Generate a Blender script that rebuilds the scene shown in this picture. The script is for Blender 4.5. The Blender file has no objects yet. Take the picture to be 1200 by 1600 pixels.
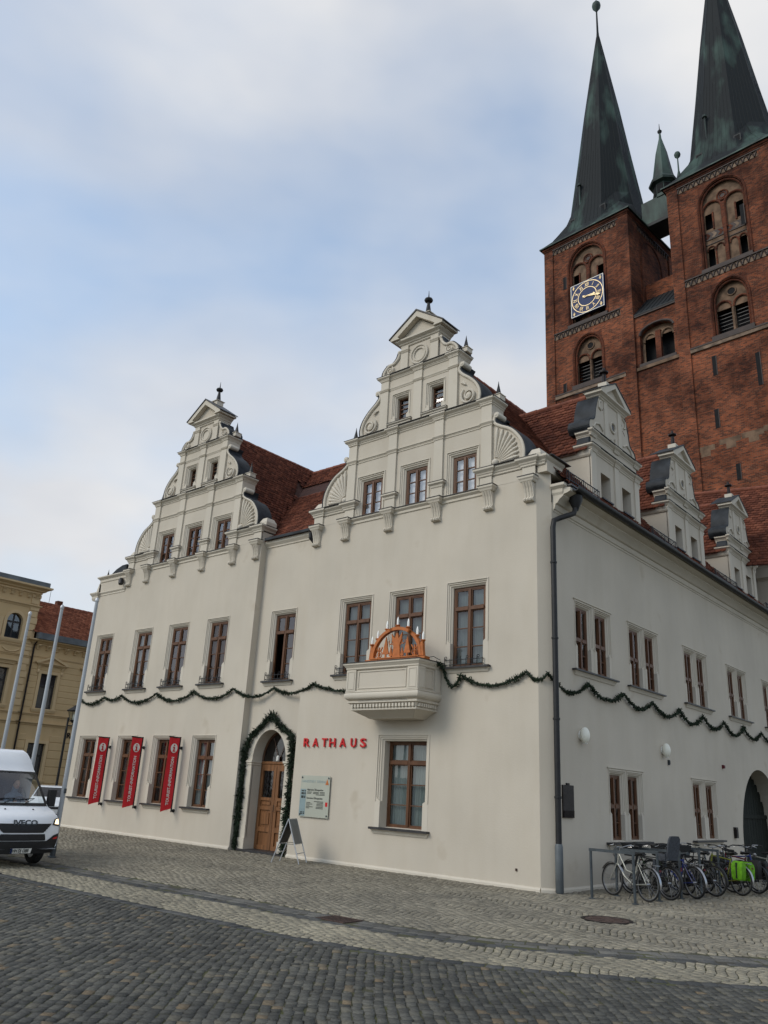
import bpy, bmesh, math, random
import numpy as np
from mathutils import Vector, Matrix
random.seed(7); RNG = np.random.default_rng(7)
rad = math.radians; sin = math.sin; cos = math.cos; pi = math.pi
scn = bpy.context.scene; COL = scn.collection

# ------------------------------------------------------------------ camera
CAM = (8.7305, -15.2088, 1.70)
yaw, pitch, roll = rad(-41.3432), rad(19.3145), rad(3.1847)
fw = Vector((sin(yaw)*cos(pitch), cos(yaw)*cos(pitch), sin(pitch)))
rt0 = Vector((cos(yaw), -sin(yaw), 0)); up0 = rt0.cross(fw)
rt = cos(roll)*rt0 + sin(roll)*up0; up = -sin(roll)*rt0 + cos(roll)*up0
cd = bpy.data.cameras.new('camera'); cam = bpy.data.objects.new('camera', cd); COL.objects.link(cam)
cam.matrix_world = Matrix(((rt.x, up.x, -fw.x, CAM[0]), (rt.y, up.y, -fw.y, CAM[1]), (rt.z, up.z, -fw.z, CAM[2]), (0, 0, 0, 1)))
cd.sensor_fit = 'VERTICAL'; cd.sensor_height = 24; cd.sensor_width = 18; cd.lens = 24*1244.73/1600
cd.clip_start = .1; cd.clip_end = 3000; scn.camera = cam

# ------------------------------------------------------------------ sky and sun
SUN_EL, SUN_AZ = rad(36), (-0.40, -0.917)
wd = bpy.data.worlds.new('World'); scn.world = wd; wd.use_nodes = True
nt = wd.node_tree; nt.nodes.clear()
def wn(t, **k):
    n = nt.nodes.new(t)
    for a, b in k.items(): setattr(n, a, b)
    return n
sky = wn('ShaderNodeTexSky', sky_type='NISHITA', sun_disc=False)
sky.sun_elevation = SUN_EL; sky.sun_rotation = math.atan2(SUN_AZ[0], SUN_AZ[1]); sky.air_density = 1.0; sky.dust_density = 1.0; sky.ozone_density = 1.0
tc = wn('ShaderNodeTexCoord'); mp = wn('ShaderNodeMapping'); mp.inputs['Scale'].default_value = (1, 1, 2.1); mp.inputs['Location'].default_value = (28.55, 8.44, 16.63)
nz = wn('ShaderNodeTexNoise'); nz.inputs['Scale'].default_value = 1.5; nz.inputs['Detail'].default_value = 5; nz.inputs['Roughness'].default_value = .44; nz.inputs['Distortion'].default_value = .12
rp = wn('ShaderNodeValToRGB'); rp.color_ramp.elements[0].position = .38; rp.color_ramp.elements[0].color = (.34, .34, .34, 1); rp.color_ramp.elements[1].position = .60; rp.color_ramp.elements[1].color = (1, 1, 1, 1)
nz2 = wn('ShaderNodeTexNoise'); nz2.inputs['Scale'].default_value = 2.6; nz2.inputs['Detail'].default_value = 4
rp2 = wn('ShaderNodeValToRGB'); rp2.color_ramp.elements[0].position = .30; rp2.color_ramp.elements[0].color = (6.3, 6.6, 7.2, 1); rp2.color_ramp.elements[1].position = .70; rp2.color_ramp.elements[1].color = (8.5, 8.5, 8.55, 1)
gain = wn('ShaderNodeMix', data_type='RGBA', blend_type='MULTIPLY'); gain.inputs[0].default_value = 1; gain.inputs[7].default_value = (2.15, 2.62, 2.68, 1)
mx = wn('ShaderNodeMix', data_type='RGBA'); bg = wn('ShaderNodeBackground'); bg.inputs['Strength'].default_value = .099
wo = wn('ShaderNodeOutputWorld')
L = nt.links.new
L(tc.outputs['Generated'], mp.inputs['Vector']); L(mp.outputs[0], nz.inputs['Vector']); L(mp.outputs[0], nz2.inputs['Vector'])
sz = wn('ShaderNodeSeparateXYZ'); hz = wn('ShaderNodeMapRange', interpolation_type='SMOOTHSTEP'); hz.inputs['From Min'].default_value = .02; hz.inputs['From Max'].default_value = .42; hz.inputs['To Min'].default_value = .92; hz.inputs['To Max'].default_value = 0
mxm = wn('ShaderNodeMath', operation='MAXIMUM'); L(tc.outputs['Generated'], sz.inputs[0]); L(sz.outputs[2], hz.inputs['Value'])
L(nz.outputs['Fac'], rp.inputs[0]); L(nz2.outputs['Fac'], rp2.inputs[0]); L(rp.outputs[0], mxm.inputs[0]); L(hz.outputs[0], mxm.inputs[1]); L(mxm.outputs[0], mx.inputs[0])
L(sky.outputs[0], gain.inputs[6]); L(gain.outputs[2], mx.inputs[6]); L(rp2.outputs[0], mx.inputs[7]); L(mx.outputs[2], bg.inputs['Color']); L(bg.outputs[0], wo.inputs['Surface'])
sd = bpy.data.lights.new('sun', 'SUN'); sd.energy = 1.5; sd.angle = rad(24); sd.color = (1, .93, .83)
so = bpy.data.objects.new('sun', sd); COL.objects.link(so)
sv = Vector((SUN_AZ[0]*cos(SUN_EL), SUN_AZ[1]*cos(SUN_EL), sin(SUN_EL)))
so.rotation_euler = sv.to_track_quat('Z', 'Y').to_euler(); so.location = (0, -20, 30)
scn.view_settings.view_transform = 'Standard'; scn.view_settings.look = 'None'; scn.view_settings.exposure = 0; scn.view_settings.gamma = 1
scn.render.engine = 'CYCLES'; scn.render.resolution_x = 768; scn.render.resolution_y = 1024

# ------------------------------------------------------------------ materials
def mat(name, col, rough=.8, var=.18, scale=4., bump=0., bscale=60., metal=0., spec=.35, stretch=(1, 1, 1), col2=None, lo=.35, hi=.65, detail=4, emit=None):
    m = bpy.data.materials.new(name); m.use_nodes = True; t = m.node_tree; b = t.nodes['Principled BSDF']
    b.inputs['Roughness'].default_value = rough; b.inputs['Metallic'].default_value = metal; b.inputs['Specular IOR Level'].default_value = spec
    c0 = tuple(c*(1-var) for c in col); c1 = tuple(min(1, c*(1+var)) for c in col)
    if col2: c0, c1 = col, col2
    co = t.nodes.new('ShaderNodeTexCoord'); mp = t.nodes.new('ShaderNodeMapping'); mp.inputs['Scale'].default_value = stretch
    n = t.nodes.new('ShaderNodeTexNoise'); n.inputs['Scale'].default_value = scale; n.inputs['Detail'].default_value = detail
    r = t.nodes.new('ShaderNodeValToRGB'); r.color_ramp.elements[0].position = lo; r.color_ramp.elements[1].position = hi
    r.color_ramp.elements[0].color = (*c0, 1); r.color_ramp.elements[1].color = (*c1, 1)
    t.links.new(co.outputs['Object'], mp.inputs[0]); t.links.new(mp.outputs[0], n.inputs['Vector']); t.links.new(n.outputs['Fac'], r.inputs[0]); t.links.new(r.outputs[0], b.inputs['Base Color'])
    if bump:
        n2 = t.nodes.new('ShaderNodeTexNoise'); n2.inputs['Scale'].default_value = bscale; n2.inputs['Detail'].default_value = 3
        bp = t.nodes.new('ShaderNodeBump'); bp.inputs['Strength'].default_value = bump; bp.inputs['Distance'].default_value = .02
        t.links.new(mp.outputs[0], n2.inputs['Vector']); t.links.new(n2.outputs['Fac'], bp.inputs['Height']); t.links.new(bp.outputs[0], b.inputs['Normal'])
    if emit: b.inputs['Emission Color'].default_value = (*emit[0], 1); b.inputs['Emission Strength'].default_value = emit[1]
    return m
def glass_mat(name, tint=(.75, .8, .8), refl=1.9):
    m = bpy.data.materials.new(name); m.use_nodes = True; t = m.node_tree; t.nodes.clear()
    tr = t.nodes.new('ShaderNodeBsdfTransparent'); tr.inputs[0].default_value = (*tint, 1)
    gl = t.nodes.new('ShaderNodeBsdfGlossy'); gl.inputs['Roughness'].default_value = .02; gl.inputs['Color'].default_value = (.95, .95, 1, 1)
    lw = t.nodes.new('ShaderNodeLayerWeight'); lw.inputs['Blend'].default_value = .5
    pw = t.nodes.new('ShaderNodeMath'); pw.operation = 'POWER'; pw.inputs[1].default_value = 5; t.links.new(lw.outputs['Facing'], pw.inputs[0])
    fr = t.nodes.new('ShaderNodeMapRange'); fr.inputs['To Min'].default_value = ((refl-1)/(refl+1))**2; fr.inputs['To Max'].default_value = 1; t.links.new(pw.outputs[0], fr.inputs['Value'])
    mx = t.nodes.new('ShaderNodeMixShader'); o = t.nodes.new('ShaderNodeOutputMaterial')
    t.links.new(fr.outputs[0], mx.inputs[0]); t.links.new(tr.outputs[0], mx.inputs[1]); t.links.new(gl.outputs[0], mx.inputs[2]); t.links.new(mx.outputs[0], o.inputs[0])
    return m
def plaster_mat(name, col):
    m = mat(name, col, .92, .045, .55, .12, 26., spec=.15)
    t = m.node_tree; b = t.nodes['Principled BSDF']; src = b.inputs['Base Color'].links[0].from_socket
    co = t.nodes.new('ShaderNodeTexCoord'); mp = t.nodes.new('ShaderNodeMapping'); mp.inputs['Scale'].default_value = (1.9, 1.9, .42)
    n = t.nodes.new('ShaderNodeTexNoise'); n.inputs['Scale'].default_value = 1.6; n.inputs['Detail'].default_value = 6
    r = t.nodes.new('ShaderNodeValToRGB'); r.color_ramp.elements[0].position = .3; r.color_ramp.elements[0].color = (.968, .962, .95, 1); r.color_ramp.elements[1].position = .58
    n3 = t.nodes.new('ShaderNodeTexNoise'); n3.inputs['Scale'].default_value = 1.1; n3.inputs['Detail'].default_value = 3
    r3 = t.nodes.new('ShaderNodeValToRGB'); r3.color_ramp.elements[0].position = .655; r3.color_ramp.elements[0].color = (1, 1, 1, 1); r3.color_ramp.elements[1].position = .74; r3.color_ramp.elements[1].color = (.88, .86, .83, 1)
    a = t.nodes.new('ShaderNodeMix'); a.data_type = 'RGBA'; a.blend_type = 'MULTIPLY'; a.inputs[0].default_value = 1
    a2 = t.nodes.new('ShaderNodeMix'); a2.data_type = 'RGBA'; a2.blend_type = 'MULTIPLY'; a2.inputs[0].default_value = 1
    K = t.links.new
    K(co.outputs['Object'], mp.inputs[0]); K(mp.outputs[0], n.inputs['Vector']); K(n.outputs['Fac'], r.inputs[0]); K(co.outputs['Object'], n3.inputs['Vector']); K(n3.outputs['Fac'], r3.inputs[0])
    K(src, a.inputs[6]); K(r.outputs[0], a.inputs[7]); K(a.outputs[2], a2.inputs[6]); K(r3.outputs[0], a2.inputs[7]); K(a2.outputs[2], b.inputs['Base Color'])
    return m
def brick_mat(name, dark, light, mortar, scale=1.):
    m = bpy.data.materials.new(name); m.use_nodes = True; t = m.node_tree; b = t.nodes['Principled BSDF']; b.inputs['Roughness'].default_value = .9; b.inputs['Specular IOR Level'].default_value = .15
    N = t.nodes.new; K = t.links.new
    co = N('ShaderNodeTexCoord'); sp = N('ShaderNodeSeparateXYZ'); sn = N('ShaderNodeSeparateXYZ'); ab = N('ShaderNodeMath'); ab.operation = 'ABSOLUTE'
    gt = N('ShaderNodeMath'); gt.operation = 'GREATER_THAN'; gt.inputs[1].default_value = .6
    mu = N('ShaderNodeMix'); mu.data_type = 'FLOAT'; cb = N('ShaderNodeCombineXYZ')
    K(co.outputs['Object'], sp.inputs[0]); K(co.outputs['Normal'], sn.inputs[0]); K(sn.outputs[0], ab.inputs[0]); K(ab.outputs[0], gt.inputs[0])
    K(gt.outputs[0], mu.inputs[0]); K(sp.outputs[0], mu.inputs[2]); K(sp.outputs[1], mu.inputs[3]); K(mu.outputs[0], cb.inputs[0]); K(sp.outputs[2], cb.inputs[1])
    bt = N('ShaderNodeTexBrick'); bt.inputs['Scale'].default_value = scale; bt.inputs['Brick Width'].default_value = .30; bt.inputs['Row Height'].default_value = .1; bt.inputs['Mortar Size'].default_value = .011; bt.inputs['Bias'].default_value = -.1
    bt.inputs['Color1'].default_value = (*dark, 1); bt.inputs['Color2'].default_value = (*light, 1); bt.inputs['Mortar'].default_value = (*mortar, 1)
    K(cb.outputs[0], bt.inputs['Vector'])
    n = N('ShaderNodeTexNoise'); n.inputs['Scale'].default_value = .35; n.inputs['Detail'].default_value = 7; n.inputs['Roughness'].default_value = .68
    r = N('ShaderNodeValToRGB'); r.color_ramp.elements[0].position = .36; r.color_ramp.elements[0].color = (.34, .31, .31, 1); r.color_ramp.elements[1].position = .64; r.color_ramp.elements[1].color = (1.4, 1.25, 1.08, 1)
    mm = N('ShaderNodeMix'); mm.data_type = 'RGBA'; mm.blend_type = 'MULTIPLY'; mm.inputs[0].default_value = 1
    K(co.outputs['Object'], n.inputs['Vector']); K(n.outputs['Fac'], r.inputs[0]); K(bt.outputs['Color'], mm.inputs[6]); K(r.outputs[0], mm.inputs[7]); K(mm.outputs[2], b.inputs['Base Color'])
    bp = N('ShaderNodeBump'); bp.inputs['Strength'].default_value = .6; bp.inputs['Distance'].default_value = .03; bp.invert = True
    K(bt.outputs['Fac'], bp.inputs['Height']); K(bp.outputs[0], b.inputs['Normal'])
    return m
def sett_mat(name, cols, rough=.75):
    m = bpy.data.materials.new(name); m.use_nodes = True; t = m.node_tree; b = t.nodes['Principled BSDF']; b.inputs['Roughness'].default_value = rough; b.inputs['Specular IOR Level'].default_value = .18
    N = t.nodes.new; K = t.links.new
    at = N('ShaderNodeAttribute'); at.attribute_name = 'tone'; oi = N('ShaderNodeObjectInfo'); gt = N('ShaderNodeMath'); gt.operation = 'COMPARE'; gt.inputs[1].default_value = 0; gt.inputs[2].default_value = 1e-6
    mxx = N('ShaderNodeMix'); mxx.data_type = 'FLOAT'
    K(at.outputs['Fac'], gt.inputs[0]); K(gt.outputs[0], mxx.inputs[0]); K(at.outputs['Fac'], mxx.inputs[2]); K(oi.outputs['Random'], mxx.inputs[3])
    r = N('ShaderNodeValToRGB'); r.color_ramp.interpolation = 'LINEAR'
    el = r.color_ramp.elements; el[0].position = 0; el[0].color = (*cols[0][1], 1); el[1].position = 1; el[1].color = (*cols[-1][1], 1)
    for p, c in cols[1:-1]: e = el.new(p); e.color = (*c, 1)
    K(mxx.outputs[0], r.inputs[0])
    ge = N('ShaderNodeNewGeometry'); n = N('ShaderNodeTexNoise'); n.inputs['Scale'].default_value = 35; n.inputs['Detail'].default_value = 4
    K(ge.outputs['Position'], n.inputs['Vector'])
    r2 = N('ShaderNodeValToRGB'); r2.color_ramp.elements[0].position = .3; r2.color_ramp.elements[0].color = (.72, .72, .72, 1); r2.color_ramp.elements[1].position = .7; r2.color_ramp.elements[1].color = (1.2, 1.2, 1.2, 1); K(n.outputs['Fac'], r2.inputs[0])
    n3 = N('ShaderNodeTexNoise'); n3.inputs['Scale'].default_value = .55; n3.inputs['Detail'].default_value = 5; K(ge.outputs['Position'], n3.inputs['Vector'])
    r3 = N('ShaderNodeValToRGB'); r3.color_ramp.elements[0].position = .35; r3.color_ramp.elements[0].color = (.8, .8, .8, 1); r3.color_ramp.elements[1].position = .65; r3.color_ramp.elements[1].color = (1.12, 1.11, 1.08, 1); K(n3.outputs['Fac'], r3.inputs[0])
    a = N('ShaderNodeMix'); a.data_type = 'RGBA'; a.blend_type = 'MULTIPLY'; a.inputs[0].default_value = 1
    a2 = N('ShaderNodeMix'); a2.data_type = 'RGBA'; a2.blend_type = 'MULTIPLY'; a2.inputs[0].default_value = 1
    K(r.outputs[0], a.inputs[6]); K(r2.outputs[0], a.inputs[7]); K(a.outputs[2], a2.inputs[6]); K(r3.outputs[0], a2.inputs[7]); K(a2.outputs[2], b.inputs['Base Color'])
    bp = N('ShaderNodeBump'); bp.inputs['Strength'].default_value = .5; bp.inputs['Distance'].default_value = .006; K(n.outputs['Fac'], bp.inputs['Height']); K(bp.outputs[0], b.inputs['Normal'])
    return m
M = {}
M['plaster'] = plaster_mat('cream_plaster', (.525, .473, .395))
M['trim'] = plaster_mat('cream_stucco_trim', (.56, .51, .43))
M['wood'] = mat('brown_window_wood', (.105, .045, .020), .5, .2, 9, stretch=(1, 1, .15))
M['door'] = mat('oak_door_wood', (.175, .078, .031), .45, .25, 14, .1, 40, stretch=(1, 1, .1))
M['glass'] = glass_mat('window_glass')
M['glass2'] = glass_mat('window_glass_bright', (.85, .88, .88), 2.3)
M['curtain_backing'] = mat('curtain_cloth', (.30, .33, .32), .9, .15, 8, stretch=(6, 6, .2))
M['blind'] = mat('pale_blind', (.72, .68, .70), .9, .05, 3)
M['brownc'] = mat('brown_curtain', (.10, .055, .04), .9, .25, 8, stretch=(6, 6, .2))
M['slate'] = mat('dark_slate', (.035, .033, .034), .5, .3, 12)
M['lead'] = mat('lead_sheet', (.022, .026, .031), .6, .4, 3, spec=.22)
M['iron'] = mat('black_iron', (.012, .012, .013), .5, .2, 9)
M['tile'] = sett_mat('clay_roof_tile', [(0, (.085, .029, .019)), (.35, (.13, .043, .027)), (.75, (.165, .055, .033)), (1, (.21, .076, .046))], .85)
M['tile2'] = sett_mat('orange_clay_tile', [(0, (.16, .052, .030)), (.5, (.23, .078, .043)), (1, (.30, .11, .062))], .85)
M['ridge'] = mat('clay_ridge_tile', (.19, .064, .038), .85, .25, 5)
M['under'] = mat('roof_boarding', (.05, .02, .014), .9)
M['brick'] = brick_mat('church_brick', (.085, .030, .021), (.275, .084, .040), (.14, .105, .082))
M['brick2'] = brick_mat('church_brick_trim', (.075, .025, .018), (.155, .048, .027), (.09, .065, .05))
M['bdark'] = mat('dark_glazed_brick', (.028, .016, .013), .6, .3, 3)
M['ochre'] = mat('ochre_blind_plaster', (.135, .086, .055), .9, .4, 1.6)
M['white_pl'] = mat('pale_lime_plaster', (.165, .118, .085), .9, .4, 2)
M['copper'] = mat('patinated_copper', (.0075, .0105, .012), .7, 0, .55, .15, 8, spec=.2, stretch=(1, 1, .30), col2=(.046, .080, .068), lo=.52, hi=.70, detail=8)
M['copper_dark'] = mat('dark_copper', (.012, .015, .017), .6, .3, 1.5, spec=.3)
M['copper_green'] = mat('verdigris_copper', (.018, .027, .025), .65, 0, .9, .1, 8, stretch=(1, 1, .3), col2=(.06, .10, .085), lo=.4, hi=.65, detail=7)
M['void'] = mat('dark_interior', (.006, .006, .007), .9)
M['navy'] = mat('navy_clock_enamel', (.011, .026, .095), .5, .1, spec=.2)
M['gold'] = mat('gilt', (.72, .56, .32), .45, .08, 5, metal=.3, spec=.4)
M['paintw'] = mat('white_paint', (.75, .74, .70), .5, .04)
M['yellow'] = plaster_mat('yellow_ochre_plaster', (.55, .405, .225))
M['yellow2'] = plaster_mat('yellow_ochre_trim', (.58, .435, .255))
M['zinc'] = mat('weathered_zinc', (.10, .115, .125), .5, .25, 2, spec=.5)
M['alu'] = mat('brushed_aluminium', (.50, .51, .53), .42, .08, 6, metal=.55)
M['pole'] = mat('grey_pole_paint', (.36, .38, .40), .4, .08, 3, stretch=(1, 1, .2))
M['vanw'] = mat('white_van_paint', (.74, .76, .79), .25, .02, 2, spec=.6)
M['blackp'] = mat('black_plastic', (.014, .014, .015), .55, .15, 20)
M['rubber'] = mat('tyre_rubber', (.018, .018, .018), .85, .2, 30)
M['red'] = mat('red_banner_cloth', (.62, .022, .032), .7, .1, 4)
M['redp'] = mat('red_letter_paint', (.52, .014, .016), .4, .06)
M['needle'] = mat('fir_needles', (.010, .020, .009), .8, .5, 40)
M['needle2'] = mat('fir_needles_light', (.022, .042, .018), .8, .5, 40)
M['bow'] = mat('orange_stained_plywood', (.42, .125, .028), .55, .15, 8)
M['bulb'] = mat('white_candle', (.85, .85, .82), .35, .02)
M['sign'] = mat('frosted_glass_sign', (.40, .41, .345), .25, .05, 2, spec=.4)
M['ink'] = mat('dark_print', (.03, .035, .03), .6)
M['signblue'] = mat('blue_grey_print', (.22, .29, .30), .4, .1)
M['bronze'] = mat('dark_bronze', (.016, .011, .010), .5, .4, 20, .3, 60, metal=.4)
M['rust'] = mat('rusty_iron', (.060, .036, .028), .8, .4, 18, .4, 60)
M['chrome'] = mat('chrome', (.38, .38, .39), .28, .1, metal=.9)
M['steel'] = mat('galvanised_rack_steel', (.055, .065, .072), .5, .2, 12, metal=.3)
M['chalk'] = mat('black_chalkboard', (.022, .022, .022), .7, .3, 9)
M['seatgrey'] = mat('grey_child_seat', (.05, .056, .068), .7, .25, 25)
M['green'] = mat('lime_green_pannier', (.11, .30, .010), .7, .25, 12)
M['lampw'] = mat('opal_lamp_glass', (.78, .76, .66), .35, .03)
M['setd'] = sett_mat('dark_road_sett', [(0, (.058, .058, .053)), (.4, (.082, .081, .074)), (.8, (.108, .106, .094)), (.95, (.128, .118, .094)), (1, (.17, .13, .085))], .85)
M['setl'] = sett_mat('pale_granite_sett', [(0, (.185, .168, .133)), (.5, (.235, .213, .168)), (1, (.285, .258, .205))], .88)
M['setl2'] = sett_mat('beige_granite_sett', [(0, (.225, .205, .160)), (.5, (.265, .24, .185)), (1, (.305, .275, .21))], .88)
M['slab'] = sett_mat('grey_gutter_slab', [(0, (.085, .083, .079)), (.5, (.115, .112, .104)), (1, (.15, .145, .132))], .85)
M['setk'] = sett_mat('dark_border_sett', [(0, (.055, .057, .058)), (.5, (.075, .076, .076)), (1, (.10, .10, .098))], .85)
M['gatewood'] = mat('dark_green_gate_wood', (.010, .013, .010), .7, .4, 9, stretch=(1, 1, .1), spec=.15)
M['dkred'] = mat('dark_red_frame_paint', (.10, .01, .015), .35, .1)
M['earth'] = mat('joint_earth_and_moss', (.050, .045, .034), .95, 0, 2.2, .3, 30, col2=(.066, .068, .026), lo=.42, hi=.62, detail=6)

# ------------------------------------------------------------------ mesh builder
class MB:
    def __init__(s, T=None): s.v = []; s.f = []; s.T = T or (lambda u, d, z: (u, d, z)); s.sm = []
    def add(s, vs, fs, raw=False):
        k = len(s.v); s.v += [v if raw else s.T(*v) for v in vs]; s.f += [tuple(i+k for i in f) for f in fs]; return s
    def quad(s, a, b, c, d): return s.add([a, b, c, d], [(0, 1, 2, 3)])
    def box(s, u0, u1, d0, d1, z0, z1):
        return s.add([(u, d, z) for u in (u0, u1) for d in (d0, d1) for z in (z0, z1)], [(0, 1, 3, 2), (4, 6, 7, 5), (0, 4, 5, 1), (2, 3, 7, 6), (0, 2, 6, 4), (1, 5, 7, 3)])
    def prism(s, poly, d0, d1):
        n = len(poly)
        return s.add([(p[0], d0, p[1]) for p in poly]+[(p[0], d1, p[1]) for p in poly], [tuple(range(n)), tuple(range(2*n-1, n-1, -1))]+[(i, (i+1) % n, n+(i+1) % n, n+i) for i in range(n)])
    def hprism(s, poly, z0, z1):
        n = len(poly)
        return s.add([(p[0], p[1], z0) for p in poly]+[(p[0], p[1], z1) for p in poly], [tuple(range(n)), tuple(range(2*n-1, n-1, -1))]+[(i, (i+1) % n, n+(i+1) % n, n+i) for i in range(n)])
    def uprofile(s, prof, u0, u1):
        n = len(prof)
        return s.add([(u0, p[0], p[1]) for p in prof]+[(u1, p[0], p[1]) for p in prof], [tuple(range(n)), tuple(range(2*n-1, n-1, -1))]+[(i, (i+1) % n, n+(i+1) % n, n+i) for i in range(n)])
    def rings(s, rs, cap=True):
        n = len(rs[0]); fs = []
        for k in range(len(rs)-1):
            for i in range(n): fs.append((k*n+i, k*n+(i+1) % n, (k+1)*n+(i+1) % n, (k+1)*n+i))
        if cap: fs += [tuple(range(n-1, -1, -1)), tuple(range((len(rs)-1)*n, len(rs)*n))]
        return s.add([p for r in rs for p in r], fs)
    def cornice(s, u0, u1, d0, d1, prof):
        return s.rings([[(u0-p, d0, z), (u1+p, d0, z), (u1+p, d1+p, z), (u0-p, d1+p, z)] for p, z in prof])
    def lathe(s, u, d, prof, n=12, z0=0, rot=0, sq=1):
        return s.rings([[(u+r*cos(2*pi*i/n+rot), d+r*sq*sin(2*pi*i/n+rot), z0+z) for i in range(n)] for r, z in prof])
    def tube(s, pts, r, n=6, cap=True):
        P = [Vector(s.T(*p)) for p in pts]; rs = []
        rr = r if isinstance(r, (list, tuple)) else [r]*len(P); last = None
        for i, p in enumerate(P):
            t = (P[min(i+1, len(P)-1)]-P[max(i-1, 0)])
            if t.length < 1e-9: t = Vector((0, 0, 1))
            t.normalize()
            if last is None: a = t.orthogonal().normalized()
            else:
                a = last-t*last.dot(t)
                a = a.normalized() if a.length > 1e-6 else t.orthogonal().normalized()
            last = a; b = t.cross(a)
            rs.append([tuple(p+rr[i]*(cos(2*pi*k/n)*a+sin(2*pi*k/n)*b)) for k in range(n)])
        T = s.T; s.T = lambda *q: q; s.rings(rs, cap); s.T = T; return s
    def torus(s, c, ax, R, r, n=24, m=6, a0=0, a1=2*pi):
        ax = Vector(ax).normalized(); e1 = ax.orthogonal().normalized(); e2 = ax.cross(e1); c = Vector(c)
        full = abs(a1-a0-2*pi) < 1e-6; k = n if full else n+1
        vs = []
        for i in range(k):
            a = a0+(a1-a0)*i/n; er = cos(a)*e1+sin(a)*e2
            for j in range(m):
                b = 2*pi*j/m; vs.append(tuple(c+er*(R+r*cos(b))+ax*r*sin(b)))
        fs = [(i*m+j, i*m+(j+1) % m, ((i+1) % k)*m+(j+1) % m, ((i+1) % k)*m+j) for i in range(n) for j in range(m)]
        return s.add(vs, fs)
    def sphere(s, c, r, n=12, m=8):
        rx, ry, rz = r if isinstance(r, (tuple, list)) else (r, r, r)
        return s.rings([[(c[0]+rx*sin(pi*j/m)*cos(2*pi*i/n), c[1]+ry*sin(pi*j/m)*sin(2*pi*i/n), c[2]-rz*cos(pi*j/m)) for i in range(n)] for j in [.02]+list(range(1, m))+[m-.02]])
    def sheet(s, u0, u1, z0, z1, holes, d=0):
        us = sorted({u0, u1, *[h[0] for h in holes], *[h[1] for h in holes]}); zs = sorted({z0, z1, *[h[2] for h in holes], *[h[3] for h in holes]})
        us = [u for u in us if u0 <= u <= u1]; zs = [z for z in zs if z0 <= z <= z1]
        for i in range(len(us)-1):
            for j in range(len(zs)-1):
                cu, cz = (us[i]+us[i+1])/2, (zs[j]+zs[j+1])/2
                if not any(h[0] < cu < h[1] and h[2] < cz < h[3] for h in holes): s.quad((us[i], d, zs[j]), (us[i+1], d, zs[j]), (us[i+1], d, zs[j+1]), (us[i], d, zs[j+1]))
        return s
    def build(s, name, m, parent=None, smooth=0, kind=None, recalc=True, loc=None):
        me = bpy.data.meshes.new(name); vs = s.v
        me.from_pydata(vs, [], s.f); me.validate()
        if recalc:
            bm = bmesh.new(); bm.from_mesh(me)
            if len(bm.verts) < 20000: bmesh.ops.remove_doubles(bm, verts=bm.verts, dist=1e-5)
            bmesh.ops.recalc_face_normals(bm, faces=bm.faces); bm.to_mesh(me); bm.free()
        if smooth:
            me.shade_smooth(); me.set_sharp_from_angle(angle=rad(smooth))
        me.materials.append(M[m] if isinstance(m, str) else m)
        o = bpy.data.objects.new(name, me); COL.objects.link(o)
        if parent: o.parent = parent
        if loc: o.location = loc
        if kind: o['kind'] = kind
        return o
def thing(name, label, cat, loc=(0, 0, 0), rz=0, group=None):
    o = bpy.data.objects.new(name, None); COL.objects.link(o); o.location = loc; o.rotation_euler = (0, 0, rz); o.empty_display_size = .3
    return tag(o, label, cat, group)
def tag(o, label, cat, group=None):
    o['label'] = label; o['category'] = cat
    if group: o['group'] = group
    return o
def text_mesh(txt, size, T, u0, z0, d0, ext=.002, align='LEFT', vert=False, sx=1., bold=0):
    cu = bpy.data.curves.new('t', 'FONT'); cu.body = txt; cu.size = size; cu.extrude = ext; cu.align_x = align; cu.offset = bold; cu.resolution_u = 3
    o = bpy.data.objects.new('t', cu); COL.objects.link(o)
    me = bpy.data.meshes.new_from_object(o.evaluated_get(bpy.context.evaluated_depsgraph_get()))
    mb = MB(T); vs = []
    for v in me.vertices:
        x, y, z = v.co; x *= sx
        vs.append((u0-y, d0+z, z0+x) if vert == 1 else (u0+x, d0+z, z0+y))
    mb.add(vs, [tuple(p.vertices) for p in me.polygons])
    bpy.data.objects.remove(o); bpy.data.curves.remove(cu); bpy.data.meshes.remove(me)
    return mb

# ------------------------------------------------------------------ ground
ground = MB().quad((-300, -300, -.014), (300, -300, -.014), (300, 300, -.014), (-300, 300, -.014)).build('ground', 'earth', recalc=False); ground['kind'] = 'structure'
def big_mesh(name, m, V, Fq, tone, parent, kind='stuff'):
    me = bpy.data.meshes.new(name); me.vertices.add(len(V)); me.vertices.foreach_set('co', V.astype(np.float32).ravel())
    n = len(Fq); k = Fq.shape[1]; me.loops.add(n*k); me.loops.foreach_set('vertex_index', Fq.astype(np.int32).ravel())
    me.polygons.add(n); me.polygons.foreach_set('loop_start', np.arange(0, n*k, k, dtype=np.int32)); me.update(calc_edges=True); me.validate()
    a = me.attributes.new('tone', 'FLOAT', 'FACE'); a.data.foreach_set('value', tone.astype(np.float32))
    me.materials.append(M[m]); o = bpy.data.objects.new(name, me); COL.objects.link(o); o.parent = parent
    if kind: o['kind'] = kind
    return o
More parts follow.
